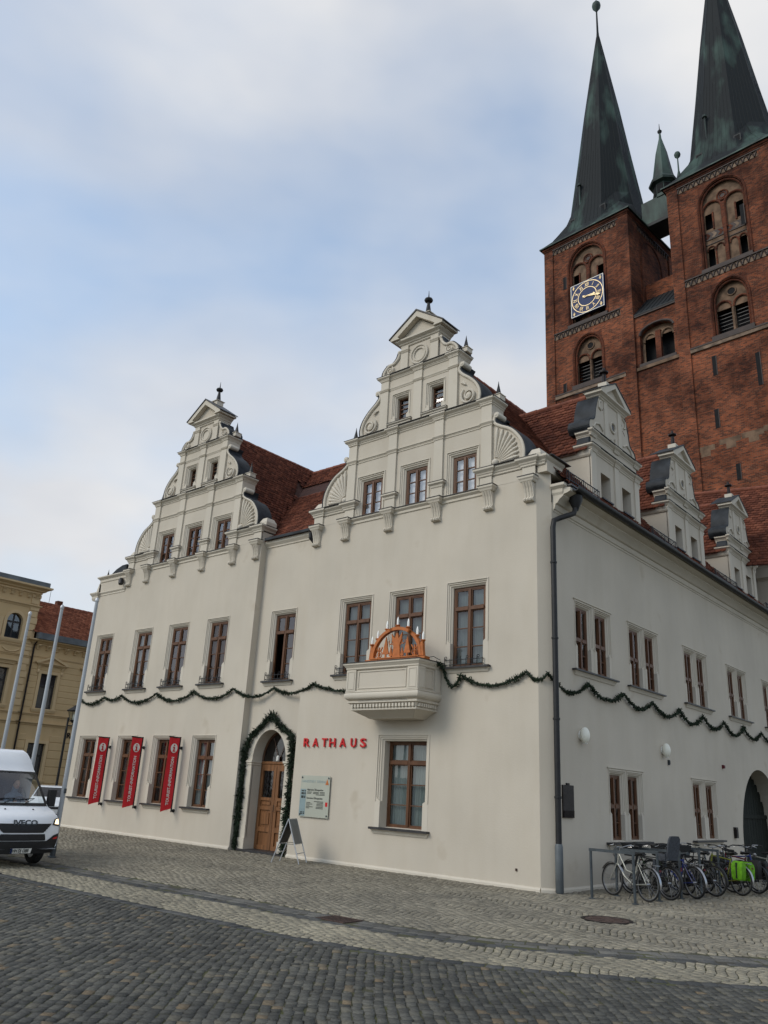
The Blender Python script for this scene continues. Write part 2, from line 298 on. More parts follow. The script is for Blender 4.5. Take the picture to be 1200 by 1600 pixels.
def setts(Q, zt=.0, jit=.0025, inset=.06, base=-.010):
    """Q: (n,4,2) corner quads in plan -> verts, faces, tone"""
    n = len(Q); c = Q.mean(1, keepdims=True)
    Q = Q+RNG.normal(0, .0042, Q.shape)
    top = c+(Q-c)*(1-inset); V = np.zeros((n, 8, 3)); V[:, :4, :2] = Q; V[:, 4:, :2] = top
    V[:, :4, 2] = base; hz = zt+RNG.normal(0, jit, (n, 1)); V[:, 4:, 2] = hz+RNG.normal(0, .0022, (n, 4))
    mid = c+(Q-c)*1.0
    f = np.array([[4, 5, 6, 7], [0, 1, 5, 4], [1, 2, 6, 5], [2, 3, 7, 6], [3, 0, 4, 7]])
    F = (f[None]+8*np.arange(n)[:, None, None]).reshape(-1, 4); tone = np.repeat(RNG.uniform(.001, 1, n), 5)
    return V.reshape(-1, 3), F, tone
E0P = np.array([(-26, -6.5), (-14, -6.3), (-7.5, -6.16), (-4.4, -6.08), (-1.9, -6.02), (0, -5.97), (1.2, -5.9), (2.0, -5.72), (2.7, -5.42), (3.5, -4.92), (4.36, -4.24), (5.22, -3.56), (6.5, -2.55), (9, -.7), (12, 1.4)])
# smooth resampled edge curve with normals towards the road
_s = np.r_[0, np.cumsum(np.hypot(*np.diff(E0P, axis=0).T))]; SS = np.arange(0, _s[-1], .05)
EX = np.interp(SS, _s, E0P[:, 0]); EY = np.interp(SS, _s, E0P[:, 1])
for _ in range(3):
    kx = np.ones(21)/21; px = np.pad(EX, 10, mode='reflect', reflect_type='odd'); py = np.pad(EY, 10, mode='reflect', reflect_type='odd'); EX = np.convolve(px, kx, 'valid'); EY = np.convolve(py, kx, 'valid')
TX = np.gradient(EX); TY = np.gradient(EY); TL = np.hypot(TX, TY); NX, NY = TY/TL, -TX/TL
def edge(s, t):  # point at arc length s, offset t towards the road
    return np.stack([np.interp(s, SS, EX)+t*np.interp(s, SS, NX), np.interp(s, SS, EY)+t*np.interp(s, SS, NY)], -1)
def side_dist(x, y):  # signed distance to the edge curve, positive on the road side
    x = np.atleast_1d(x); y = np.atleast_1d(y); out = np.empty(len(x))
    for i in range(0, len(x), 4000):
        dx = x[i:i+4000, None]-EX[None, ::4]; dy = y[i:i+4000, None]-EY[None, ::4]; j = (dx**2+dy**2).argmin(1); r = np.arange(len(j))
        out[i:i+4000] = dx[r, j]*NX[::4][j]+dy[r, j]*NY[::4][j]
    return out
pavement = MB().hprism([(-26, -.02), (-26, -6.45)]+[(float(a), float(b)) for a, b in zip(EX[::20], EY[::20])]+[(14, 3), (14, 30), (.2, 30), (.2, -.02)], -.060, -.0105).build('pavement', 'earth', recalc=True); pavement['kind'] = 'structure'
road = MB().hprism([(float(a), float(b)) for a, b in zip(EX[::20], EY[::20])]+[(14, -20), (-26, -20)], -.061, -.0085).build('road', 'earth'); road['kind'] = 'structure'
# pale pavement setts laid in wavy segmental rows
W = 1.35
def warp(x, y):
    return x+.11*np.sin(2*pi*y/W+.22*x)+.05*np.sin(y*1.7+x*.6), y+.03*np.sin(x*2.1)
rw, ln = .116, .112
X0 = np.arange(-25, 10, rw); qs = []
for ix, x in enumerate(X0):
    ys = np.arange(-9.2, 20 if x > -.3 else .1, ln); ys = ys+(ix % 2)*ln*.5+RNG.normal(0, .008, len(ys))
    ya, yb = ys[:-1]+.0012, ys[1:]-.0012; xa, xb = np.full(len(ya), x+.0065), np.full(len(ya), x+rw-.0065)
    qs.append(np.stack([np.stack(warp(xa, ya), -1), np.stack(warp(xb, ya), -1), np.stack(warp(xb, yb), -1), np.stack(warp(xa, yb), -1)], 1))
Q = np.concatenate(qs); c = Q.mean(1)
keep = (side_dist(c[:, 0], c[:, 1]) < -.05) & ~((c[:, 0] < .30) & (c[:, 1] > -.03)) & ~((c[:, 1] > .0) & (c[:, 0]+c[:, 1] < .3))
keep &= ((c[:, 0]-2.52)**2+(c[:, 1]+2.36)**2 > .40**2) & ((c[:, 1] < 8) | (c[:, 0] < 6.5))
V, F, tn = setts(Q[keep], 0, .0018, .05, -.013); big_mesh('paving_setts', 'setl', V, F, tn, pavement)
sdv = side_dist(c[:, 0], c[:, 1]); kb = (sdv > .66) & (sdv < 1.71); V, F, tn = setts(Q[kb]); big_mesh('beige_setts', 'setl2', V, F, tn, road)
# gutter: grey slabs, a dark row, a beige band, a second dark row
def band(name, t0, t1, rows, length, m, parent, s0, s1, single=False, g=.006, zt=0, joggle=.25):
    qs = []; h = (t1-t0)/rows
    for r in range(rows):
        s = s0+random.random()*length; ss = []
        while s < s1: ss.append(s); s += length*random.uniform(1-joggle, 1+joggle)
        ss = np.array(ss); a, b = ss[:-1]+g, ss[1:]-g; ta, tb = t0+r*h+g, t0+(r+1)*h-g
        qs.append(np.stack([edge(a, ta), edge(b, ta), edge(b, tb), edge(a, tb)], 1))
    Q = np.concatenate(qs)
    if name == 'gutter_stone': Q = Q[(abs(Q.mean(1)[:, 0]-.37) > .30)]
    if not single: V, F, tn = setts(Q, zt); big_mesh(name+'s', m, V, F, tn, parent); return
    for q in Q:
        V, F, tn = setts(q[None], zt, .003, .05); big_mesh(name, m, V, F, tn, parent, None)
S1 = float(SS[-1])
band('gutter_stone', .02, .40, 2, .26, 'slab', road, .5, S1-.5, zt=-.004)
band('dark_border_sett', .40, .63, 2, .20, 'setk', road, .5, S1-.5, zt=-.006)
band('dark_edge_sett', 1.73, 1.90, 1, .17, 'setk', road, .5, S1-.5)
# dark road setts: rows running away from the square, staggered
ang = rad(90+40.5); e1 = np.array([cos(ang), sin(ang)]); e2 = np.array([-e1[1], e1[0]]); org = np.array([4.1, -9.7])
qs = []
for r in range(-175, 175):
    s = -3.5+random.random()*.2; ss = []
    while s < 17: ss.append(s); s += random.uniform(.078, .155)
    ss = np.array(ss); w = .093; g = .0045
    def wp(a, b): return org+a[:, None]*e1+(b+.035*np.sin(a*.9+r*.02)+.010*np.sin(a*2.7+r*.21))[:, None]*e2
    a, b = ss[:-1]+.0035, ss[1:]-.0035; jt = RNG.normal(0, .006, len(a)); t0 = r*w+.0035+jt+RNG.normal(0, .003, len(a)); t1 = (r+1)*w-.0035+jt+RNG.normal(0, .003, len(a))
    qs.append(np.stack([wp(a, t0), wp(b, t0), wp(b, t1), wp(a, t1)], 1))
Q = np.concatenate(qs); c = Q.mean(1)
# only what lies near the view wedge
dx = c[:, 0]-CAM[0]; dy = c[:, 1]-CAM[1]; bear = np.degrees(np.arctan2(dx, dy))
keep = (bear > -76) & (bear < -8) & (np.hypot(dx, dy) > 5.2)
Q = Q[keep]; c = c[keep]; keep = side_dist(c[:, 0], c[:, 1]) > 1.95; Q = Q[keep]; c = c[keep]
dx = c[:, 0]-CAM[0]; dy = c[:, 1]-CAM[1]; bear = np.degrees(np.arctan2(dx, dy)); dist = np.hypot(dx, dy)
vis = (dist > 6.6) & (bear > -66) & (bear < -16)
fdep = dx*fw.x+dy*fw.y-1.7*fw.z; vv = 800-1244.7*(dx*up.x+dy*up.y-1.7*up.z)/fdep; uu = 600+1244.7*(dx*rt.x+dy*rt.y-1.7*rt.z)/fdep
vis = (vv < 1600) & (uu > 0) & (uu < 1200)
order = np.argsort(np.where(vis, dist, 1e9))[:300]; mask = np.zeros(len(Q), bool); mask[order] = True
V, F, tn = setts(Q[~mask], .0, .0022, .045); big_mesh('road_setts', 'setd', V, F, tn, road)
for q in Q[mask]:
    V, F, tn = setts(q[None], .0, .0022, .045); big_mesh('road_sett', 'setd', V, F, tn, road, None)
# manhole cover and drain grate
mh = thing('manhole_cover', 'round rusty brown manhole cover in the pale paving near the bicycles', 'manhole cover', (2.52, -2.36, 0))
mb = MB(); mb.lathe(0, 0, [(.335, -.02), (.335, .004), (.31, .008), (.0, .009)], 40); mb.build('cover', 'rust', mh, 30)
mb = MB(); mb.rings([[(r*cos(2*pi*i/40), r*sin(2*pi*i/40), z) for i in range(40)] for r, z in [(.395, -.02), (.395, .006), (.345, .006), (.345, -.02)]], False); mb.build('ring_frame', 'bronze', mh, 30)
for k in range(8):
    a = k*pi/4; MB().box(.1, .26, -.012, .012, .008, .014).build('rib', 'rust', mh).rotation_euler = (0, 0, a)
ds = thing('drain_grate', 'small rusty iron drain grate set in the grey gutter strip', 'drain grate', (.37, -6.17, 0), rad(1))
mb = MB(); mb.box(-.26, .26, -.2, -.17, -.03, .006); mb.box(-.26, .26, .17, .2, -.03, .006); mb.box(-.26, -.23, -.17, .17, -.03, .006); mb.box(.23, .26, -.17, .17, -.03, .006); mb.build('frame', 'rust', ds)
for k in range(9): MB().box(-.2+k*.05-.012, -.2+k*.05+.012, -.17, .17, -.025, .004).build('bar', 'rust', ds)
MB().box(-.23, .23, -.17, .17, -.2, -.0128).build('drain_pit', 'void', ds)

# ------------------------------------------------------------------ town hall
HALL = thing('town_hall', 'large cream town hall with two ornate Renaissance scroll gables and side dormers', 'town hall')
TF = lambda u, d, z: (u, -d, z)
TR = lambda u, d, z: (u, .23-d, z)
TS = lambda u, d, z: (.25+d, u, z)
def catmull(P, n=6):
    P = [Vector((*p, 0)) if len(p) == 2 else Vector(p) for p in P]; out = []
    Q = [2*P[0]-P[1]]+P+[2*P[-1]-P[-2]]
    for i in range(1, len(Q)-2):
        for k in range(n):
            t = k/n; a, b, c, d = Q[i-1:i+3]
            out.append(.5*((2*b)+(-a+c)*t+(2*a-5*b+4*c-d)*t*t+(-a+3*b-3*c+d)*t**3))
    out.append(P[-1]); return out
def window(parent, T, uc, w, z0, z1, sur=.15, cols=2, upper=.27, bars=2, stop=.30, depth=.22, sill=True, rail=False, back=None, glass='glass', name='window', skip=(), wood='wood', leaded=False, fr=.055):
    """wooden window in a moulded opening; returns the hole it needs in the wall sheet"""
    a, b = uc-w/2, uc+w/2; zs = z0+(z1-z0)*stop
    F = MB(T); fd0, fd1 = -depth-.05, -depth
    F.box(a, a+fr, fd0, fd1, z0, z1); F.box(b-fr, b, fd0, fd1, z0, z1); F.box(a+fr, b-fr, fd0, fd1, z0, z0+fr*1.2); F.box(a+fr, b-fr, fd0, fd1, z1-fr, z1)
    xs = [a+fr+(b-a-2*fr)*i/cols for i in range(cols+1)]; mw = .035 if cols > 1 else 0
    for x in xs[1:-1]: F.box(x-mw, x+mw, fd0, fd1+.02, z0+fr*1.2, z1-fr)
    zt = None; zlist = [(z0+fr*1.2, z1-fr)]
    if upper:
        zt = z1-(z1-z0)*upper; zlist = [(z0+fr*1.2, zt-.035), (zt+.035, z1-fr)]
        for i in range(cols):
            F.box(xs[i]+(mw if i else 0), xs[i+1]-(mw if i < cols-1 else 0), fd0, fd1+.03, zt-.04, zt+.04)
    panes = []
    for li, (za, zb) in enumerate(zlist):
        nb = bars if li == 0 else (1 if leaded else 0)
        for i in range(cols):
            x0, x1 = xs[i]+(mw if i else 0), xs[i+1]-(mw if i < cols-1 else 0)
            if (li, i) in skip: continue
            s = .028
            if not leaded: F.box(x0, x0+s, fd0, fd1-.01, za, zb); F.box(x1-s, x1, fd0, fd1-.01, za, zb); F.box(x0+s, x1-s, fd0, fd1-.01, za, za+s); F.box(x0+s, x1-s, fd0, fd1-.01, zb-s, zb)
            zz = [za+(zb-za)*k/(nb+1) for k in range(nb+2)]
            for k in range(1, nb+1): F.box(x0, x1, fd0+.005, fd1-.012, zz[k]-.011, zz[k]+.011)
            for k in range(nb+1): panes.append((x0, x1, zz[k], zz[k+1]))
    W = F.build(name, wood, parent)
    for x0, x1, za, zb in panes:
        t1, t2 = random.gauss(0, .004), random.gauss(0, .004); dd = -depth-.035
        MB(T).add([(x0, dd-t1, za), (x1, dd+t1, za), (x1, dd+t1+t2, zb), (x0, dd-t1+t2, zb)], [(0, 1, 2, 3)]).build('pane', glass, W, recalc=False)
    S = MB(T)
    if sur:
        o = [(1, 0), (1, -.018), (.84, -.018), (.8, .008), (.58, .008), (.54, .03), (.3, .036), (.24, .058), (0, .085), (0, depth+.05)]
        vs = [q for k, d in o for q in ((a-k*sur, -d, zs), (a-k*sur, -d, z1+k*sur), (b+k*sur, -d, z1+k*sur), (b+k*sur, -d, zs))]
        S.add(vs, [(i*4+j, i*4+j+1, i*4+j+5, i*4+j+4) for i in range(len(o)-1) for j in range(3)])
        for q0, q1 in ((a-sur, a), (b, b+sur)):
            S.box(q0, q1, -depth-.05, .004, z0, zs-.0); S.prism([(q0, zs-.001), (q1, zs-.001), ((q0 if q0 < a else q1), zs+.1)], -.03, .002)
        S.quad((a, 0, z0), (b, 0, z0), (b, -depth-.05, z0+.03), (a, -depth-.05, z0+.03))
    else:
        for p, q in (((a, z0), (a, z1)), ((b, z0), (b, z1)), ((a, z1), (b, z1)), ((a, z0), (b, z0))): S.quad((p[0], 0, p[1]), (q[0], 0, q[1]), (q[0], -depth-.05, q[1]), (p[0], -depth-.05, p[1]))
    S.build('surround', 'trim', W)
    if sill:
        e = sur+.07; MB(T).prism([(a-e, z0-.035), (b+e, z0-.035), (b+e, z0+.012), (a-e, z0+.012)], -.10, .12).build('sill', 'slate', W)
        MB(T).cornice(a-e+.06, b+e-.06, -.02, .02, [(0, z0-.125), (.02, z0-.085), (.02, z0-.075), (.05, z0-.0355)]).build('sill_moulding', 'trim', W)
    if back:
        bd = -depth-.12; n = 9; vs = []
        m = MB(T); spans = [(a+.02, b-.02)] if back != 'curtain_backing' else [(a+.02, a+w*.46), (b-w*.46, b-.02)]
        for s0, s1 in spans:
            n = 14; r = [(s0+(s1-s0)*i/n, bd+(.02*(-1)**i if back != 'blind' else 0)) for i in range(n+1)]
            m.add([(u, d, z) for z in (z0+.02, z1) for u, d in r], [(i, i+1, n+2+i, n+1+i) for i in range(n)])
        m.build('curtain_backing', back, W, recalc=False)
    if rail:
        R = MB(T); q0, q1 = a-sur+.03, b+sur*.2
        for zz in (z0+.06, z0+.17): R.tube([(q0, .06, zz), (q1, .06, zz)], .009, 5); R.tube([(q0, .06, zz), (q0, -.05, zz)], .009, 5); R.tube([(q1, .06, zz), (q1, -.05, zz)], .009, 5)
        for k in range(8):
            u = q0+(q1-q0)*k/7; R.tube([(u, .06, z0+.015), (u, .06, z0+.20+.05*(k % 3 == 0))], .009, 5)
            if k % 2 == 0: R.torus((u+.035, .06, z0+.225), (0, 1, 0), .03, .008, 10, 4)
        R.build('flower_rail', 'iron', W)
    return (a-sur, b+sur, z0, z1+sur)
# ---- bay front (right gable side), left bay, recess
holes_r, holes_l, holes_c = [], [], []
for i, u in enumerate((-5.44, -3.70, -1.88)): holes_r.append(window(HALL, TF, u, .92, 4.50, 6.42, sur=.14, rail=True, back='curtain_backing', sill=True, depth=.12))
holes_r.append(window(HALL, TF, -3.64, 1.27, .90, 2.86, sur=.155, back='curtain_backing', upper=.25, depth=.27))
for i, u in enumerate((-17.72, -15.29, -13.28, -11.25)):
    holes_l.append(window(HALL, TF, u, .84, 4.50, 6.42, sur=.13, rail=True, back=('brownc', 'curtain_backing', None, 'brownc')[i], glass=('glass', 'glass2', 'glass2', 'glass')[i], depth=.10))
    holes_l.append(window(HALL, TF, u, .88, .97, 2.88, sur=.13, back=(None, 'brownc', None, 'curtain_backing')[i], glass=('glass2', 'glass', 'glass', 'glass2')[i], upper=.27, depth=.17))
holes_c.append(window(HALL, TR, -8.50, .84, 4.50, 6.44, sur=.13, rail=True, skip=((0, 0),), glass='glass2', depth=.12))
TOPZ = 8.80
DC, DH, DZS, DZT = -8.53, .68, 2.32, 3.16     # door centre, half width, springing, crown
mb = MB(TF).sheet(-7.30, 0, -.05, TOPZ, holes_r)
mb.quad((0, 0, -.05), (.25, -.25, -.05), (.25, -.25, 8.9), (0, 0, 8.9))
mb.quad((-7.30, 0, -.05), (-7.30, -.23, -.05), (-7.30, -.23, TOPZ), (-7.30, 0, TOPZ))
mb.build('front_wall', 'plaster', HALL, recalc=False)
mb = MB(TF).sheet(-18.75, -9.58, -.05, TOPZ, holes_l)
mb.quad((-9.58, 0, -.05), (-9.58, -.23, -.05), (-9.58, -.23, TOPZ), (-9.58, 0, TOPZ)); mb.quad((-18.75, 0, -.05), (-18.75, -11, -.05), (-18.75, -11, 8.2), (-18.75, 0, 8.2))
mb.build('front_wall', 'plaster', HALL, recalc=False)
def archfill(mb, uc, hw, zs, zc, zt, d, n=20, d1=None):
    P = [(uc-hw*cos(pi*i/n), zs+(zc-zs)*sin(pi*i/n)) for i in range(n+1)]
    for (a, za), (b, zb) in zip(P, P[1:]): mb.quad((a, d, za), (b, d, zb), (b, d, zt), (a, d, zt))
    if d1 is not None:
        for (a, za), (b, zb) in zip(P, P[1:]): mb.quad((a, d, za), (b, d, zb), (b, d1, zb), (a, d1, za))
    return P
mb = MB(TR).sheet(-9.58, -7.30, -.05, TOPZ, holes_c+[(DC-DH, DC+DH, -.05, DZT)])
archfill(mb, DC, DH, DZS, DZT, DZT, 0, d1=-.34)
for u in (DC-DH, DC+DH): mb.quad((u, 0, -.05), (u, 0, DZS), (u, -.34, DZS), (u, -.34, -.05))
mb.build('recess_wall', 'plaster', HALL, recalc=False)
# ---- door
dr = MB(TR); y0, y1 = -.36, -.30
LE = []
for s in (0, 1):
    u0 = DC-DH+.02+s*(DH-.012); u1 = u0+DH-.03; d = MB(TR)
    d.box(u0, u0+.11, y0, y1, .05, 2.20); d.box(u1-.11, u1, y0, y1, .05, 2.20)
    for za, zb in ((.05, .16), (.50, .62), (1.06, 1.15), (1.30, 1.38), (2.08, 2.20)): d.box(u0+.11, u1-.11, y0, y1, za, zb)
    d.box(u0+.11, u1-.11, y0, y1-.035, .16, .50); d.box(u0+.11, u1-.11, y0, y1-.035, .62, 1.06); d.box(u0+.11, u1-.11, y0, y1-.03, 1.15, 1.30)
    d.box(u0+.17, u1-.17, y0, y1-.012, .69, .99); d.box(u0+.15, u1-.15, y0, y1-.008, 1.19, 1.26)
    lf = d.build('door', 'door', HALL); LE.append(lf)
    MB(TR).quad((u0+.1, y0+.02, 1.37), (u1-.1, y0+.02, 1.37), (u1-.1, y0+.02, 2.09), (u0+.1, y0+.02, 2.09)).build('pane', 'glass', lf, recalc=False)
    g = MB(TR); cu = (u0+u1)/2
    for k in range(7): g.torus((cu-.07+.14*(k % 2), y0+.045, 1.45+.09*k), (0, 1, 0), .06, .007, 12, 4)
    g.tube([(cu, y0+.045, 1.38), (cu, y0+.045, 2.08)], .008, 5); g.build('door_grille', 'iron', lf)
MB(TR).tube([(DC+.05, y1+.05, 1.02), (DC+.05, y1+.05, 1.2)], .012, 6).build('handle', 'iron', LE[1])
MB(TR).box(DC+DH*.45, DC+DH*.7, y1-.02, y1+.006, 1.20, 1.25).build('letter_slot', 'gold', LE[1])
tb = MB(TR); tb.cornice(DC-DH+.01, DC+DH-.01, y0, y1, [(0, 2.20), (0, 2.24), (.025, 2.27), (.025, 2.31), (.0, 2.33)]); tbo = tb.build('door_transom', 'door', HALL)
P = [(DC-(DH-.04)*cos(pi*i/20), 2.33+(DZT-2.37)*sin(pi*i/20)) for i in range(21)]
MB(TR).add([(u, -.34, z) for u, z in P], [tuple(range(21))]).build('fanlight_pane', 'glass', tbo, recalc=False)
g = MB(TR); g.tube([(u, -.33, z) for u, z in P], .03, 6); g.tube([(DC+.02, -.32, 2.35), (DC-.26, -.32, 2.98)], .008, 5); g.tube([(DC+.02, -.32, 2.35), (DC+.3, -.32, 2.94)], .008, 5); g.build('fanlight_frame', 'wood', tbo)
MB(TR).lathe(DC+.02, -.28, [(.03, 2.34), (.045, 2.36), (.045, 2.46), (.02, 2.48), (.01, 2.5)], 10).build('lantern', 'paintw', tbo, 30)
ds_ = MB(TR)
for s in (-1, 1):
    uo, ui = DC+s*(DH+.24), DC+s*DH; lo, hi = min(uo, ui), max(uo, ui)
    ds_.box(lo, hi, -.02, .05, .32, 2.20); ds_.cornice(lo, hi, -.33, .05, [(.0, 2.20), (.02, 2.22), (.02, 2.26), (.045, 2.28), (.045, 2.33)]); ds_.box(lo-.02, hi+.02, -.33, .08, -.03, .32)
n = 20; A = [(DC-DH*cos(pi*i/n), 2.33+(DZT-2.33)*sin(pi*i/n)) for i in range(n+1)]; B = [(DC-(DH+.22)*cos(pi*i/n), 2.33+(DZT-2.33+.2)*sin(pi*i/n)) for i in range(n+1)]
for i in range(n): ds_.prism([A[i], A[i+1], B[i+1], B[i]], -.02, .045)
ds_.build('door_surround', 'trim', HALL)
MB(TR).box(DC-DH-.25, DC+DH+.25, -.34, .12, -.04, .045).build('door_step', 'slate', HALL)
# ---- side wall with archway
ARC, ARH = 13.85, 2.15
holes_s = []
for c in (2.15, 5.02, 8.74, 12.41, 16.1, 19.8):
    for k in (-.48, .48): holes_s.append(window(HALL, TS, c+k, .66, 4.53, 5.99, sur=.115, upper=.52, bars=1, stop=.36, sill=False, back='brownc' if random.random() < .6 else None, depth=.09))
    MB(TS).box(c-1.10, c+1.10, -.08, .11, 4.48, 4.515).build('window_sill', 'slate', HALL); MB(TS).cornice(c-1.0, c+1.0, -.02, .02, [(0, 4.39), (.02, 4.43), (.05, 4.479)]).build('sill_moulding', 'trim', HALL)
    MB(TS).cornice(c-.96, c+.96, -.01, .012, [(0, 6.105), (.0, 6.12), (.025, 6.135), (.025, 6.155)]).build('window_hood', 'trim', HALL)
for c in (3.58, 8.70):
    for k in (-.48, .48): holes_s.append(window(HALL, TS, c+k, .66, .92, 2.34, sur=.115, upper=.48, bars=1, stop=.40, sill=False, back='brownc', depth=.10))
    MB(TS).box(c-1.14, c+1.14, -.08, .13, .86, .905).build('window_sill', 'slate', HALL); MB(TS).cornice(c-1.0, c+1.0, -.02, .02, [(0, .74), (.02, .79), (.05, .859)]).build('sill_moulding', 'trim', HALL)
    MB(TS).cornice(c-.96, c+.96, -.01, .012, [(0, 2.455), (.0, 2.47), (.025, 2.485), (.025, 2.505)]).build('window_hood', 'trim', HALL)
mb = MB(TS).sheet(.25, 26, -.05, 8.2, holes_s+[(ARC-ARH, ARC+ARH, -.05, 3.02)])
P = archfill(mb, ARC, ARH, .75, 3.02, 3.02, 0, 26, d1=-4.)
for u in (ARC-ARH, ARC+ARH): mb.quad((u, 0, -.05), (u, 0, .75), (u, -4, .75), (u, -4, -.05))
mb.build('side_wall', 'plaster', HALL, recalc=False)
gt = MB(TS)
for k in range(16):
    u = ARC-ARH+.02+k*(2*ARH-.04)/16; w = (2*ARH-.04)/16
    MB(TS).box(u+.006, u+w-.006, -.55, -.50, 0, max(.8, .75+2.27*math.sqrt(max(0, 1-((u+w/2-ARC)/ARH)**2))-.05)).build('gate_board', 'gatewood', HALL)
MB(TS).box(ARC-ARH, ARC+ARH, -.50, -.46, 1.5, 1.62).build('gate_rail', 'gatewood', HALL)
mb = MB()
mb.quad((-18.75, 10.9, 0), (-7.4, 10.9, 0), (-7.4, 10.9, 8.8), (-18.75, 10.9, 8.8)); mb.quad((-7.4, 10.9, 0), (-7.4, 26, 0), (-7.4, 26, 8.8), (-7.4, 10.9, 8.8)); mb.quad((-7.4, 26, 0), (.25, 26, 0), (.25, 26, 8.8), (-7.4, 26, 8.8))
mb.build('rear_wall', 'plaster', HALL, recalc=False)
MB().box(-18.6, -.05, .5, 10.8, 3.55, 3.75).build('floor_slab', 'void', HALL); MB().box(-7.3, .0, 10.9, 25.9, 3.55, 3.75).build('floor_slab', 'void', HALL)
MB().box(-18.6, -.35, .5, 10.8, 7.6, 7.75).build('floor_slab', 'void', HALL)
MB().quad((-18.6, 3.2, 0), (-.9, 3.2, 0), (-.9, 3.2, 8.7), (-18.6, 3.2, 8.7)).build('inner_wall', 'brownc', HALL, recalc=False)
MB().quad((-2.6, 3.2, 0), (-2.6, 25, 0), (-2.6, 25, 8.7), (-2.6, 3.2, 8.7)).build('inner_wall', 'brownc', HALL, recalc=False)
# skirting at the wall foot
pf = [(0, -.03), (.045, -.03), (.04, .04), (.012, .075), (0, .075)]
for T, a, b in ((TF, -18.75, -9.58), (TR, -9.58, DC-DH-.27), (TR, DC+DH+.27, -7.30), (TF, -7.30, .0), (TS, .25, ARC-ARH), (TS, ARC+ARH, 26)): MB(T).uprofile(pf, a, b).build('skirting', 'trim', HALL)
TCH = lambda u, d, z: (.125+(u+d)*.70711, .125+(u-d)*.70711, z)
MB(TCH).uprofile(pf, -.177, .177).build('skirting', 'trim', HALL)
# ---- gables
LOW = catmull([(3.36, 9.29), (3.37, 9.60), (3.27, 9.90), (3.02, 10.20), (2.70, 10.38), (2.53, 10.52), (2.58, 10.72)])
UPP = catmull([(2.05, 11.22), (2.09, 11.45), (2.01, 11.72), (1.80, 11.98), (1.53, 12.20), (1.42, 12.36), (1.50, 12.52)])
TOP = catmull([(1.36, 12.94), (1.32, 13.12), (1.16, 13.28), (.98, 13.30), (.84, 13.42), (.76, 13.62)])
CORN = lambda z0, z1, p: [(0, z0), (.02, z0+.02), (.02, z0+(z1-z0)*.25), (p*.35, z0+(z1-z0)*.35), (p*.45, z0+(z1-z0)*.5), (p*.9, z0+(z1-z0)*.72), (p, z0+(z1-z0)*.78), (p, z1)]
def spiral(c, r0, turns, s, n=22): return [(c[0]+s*r0*(1-.75*i/n)*cos(2*pi*turns*i/n+2.2), .035, c[1]+r0*(1-.75*i/n)*sin(2*pi*turns*i/n+2.2)) for i in range(n+1)]
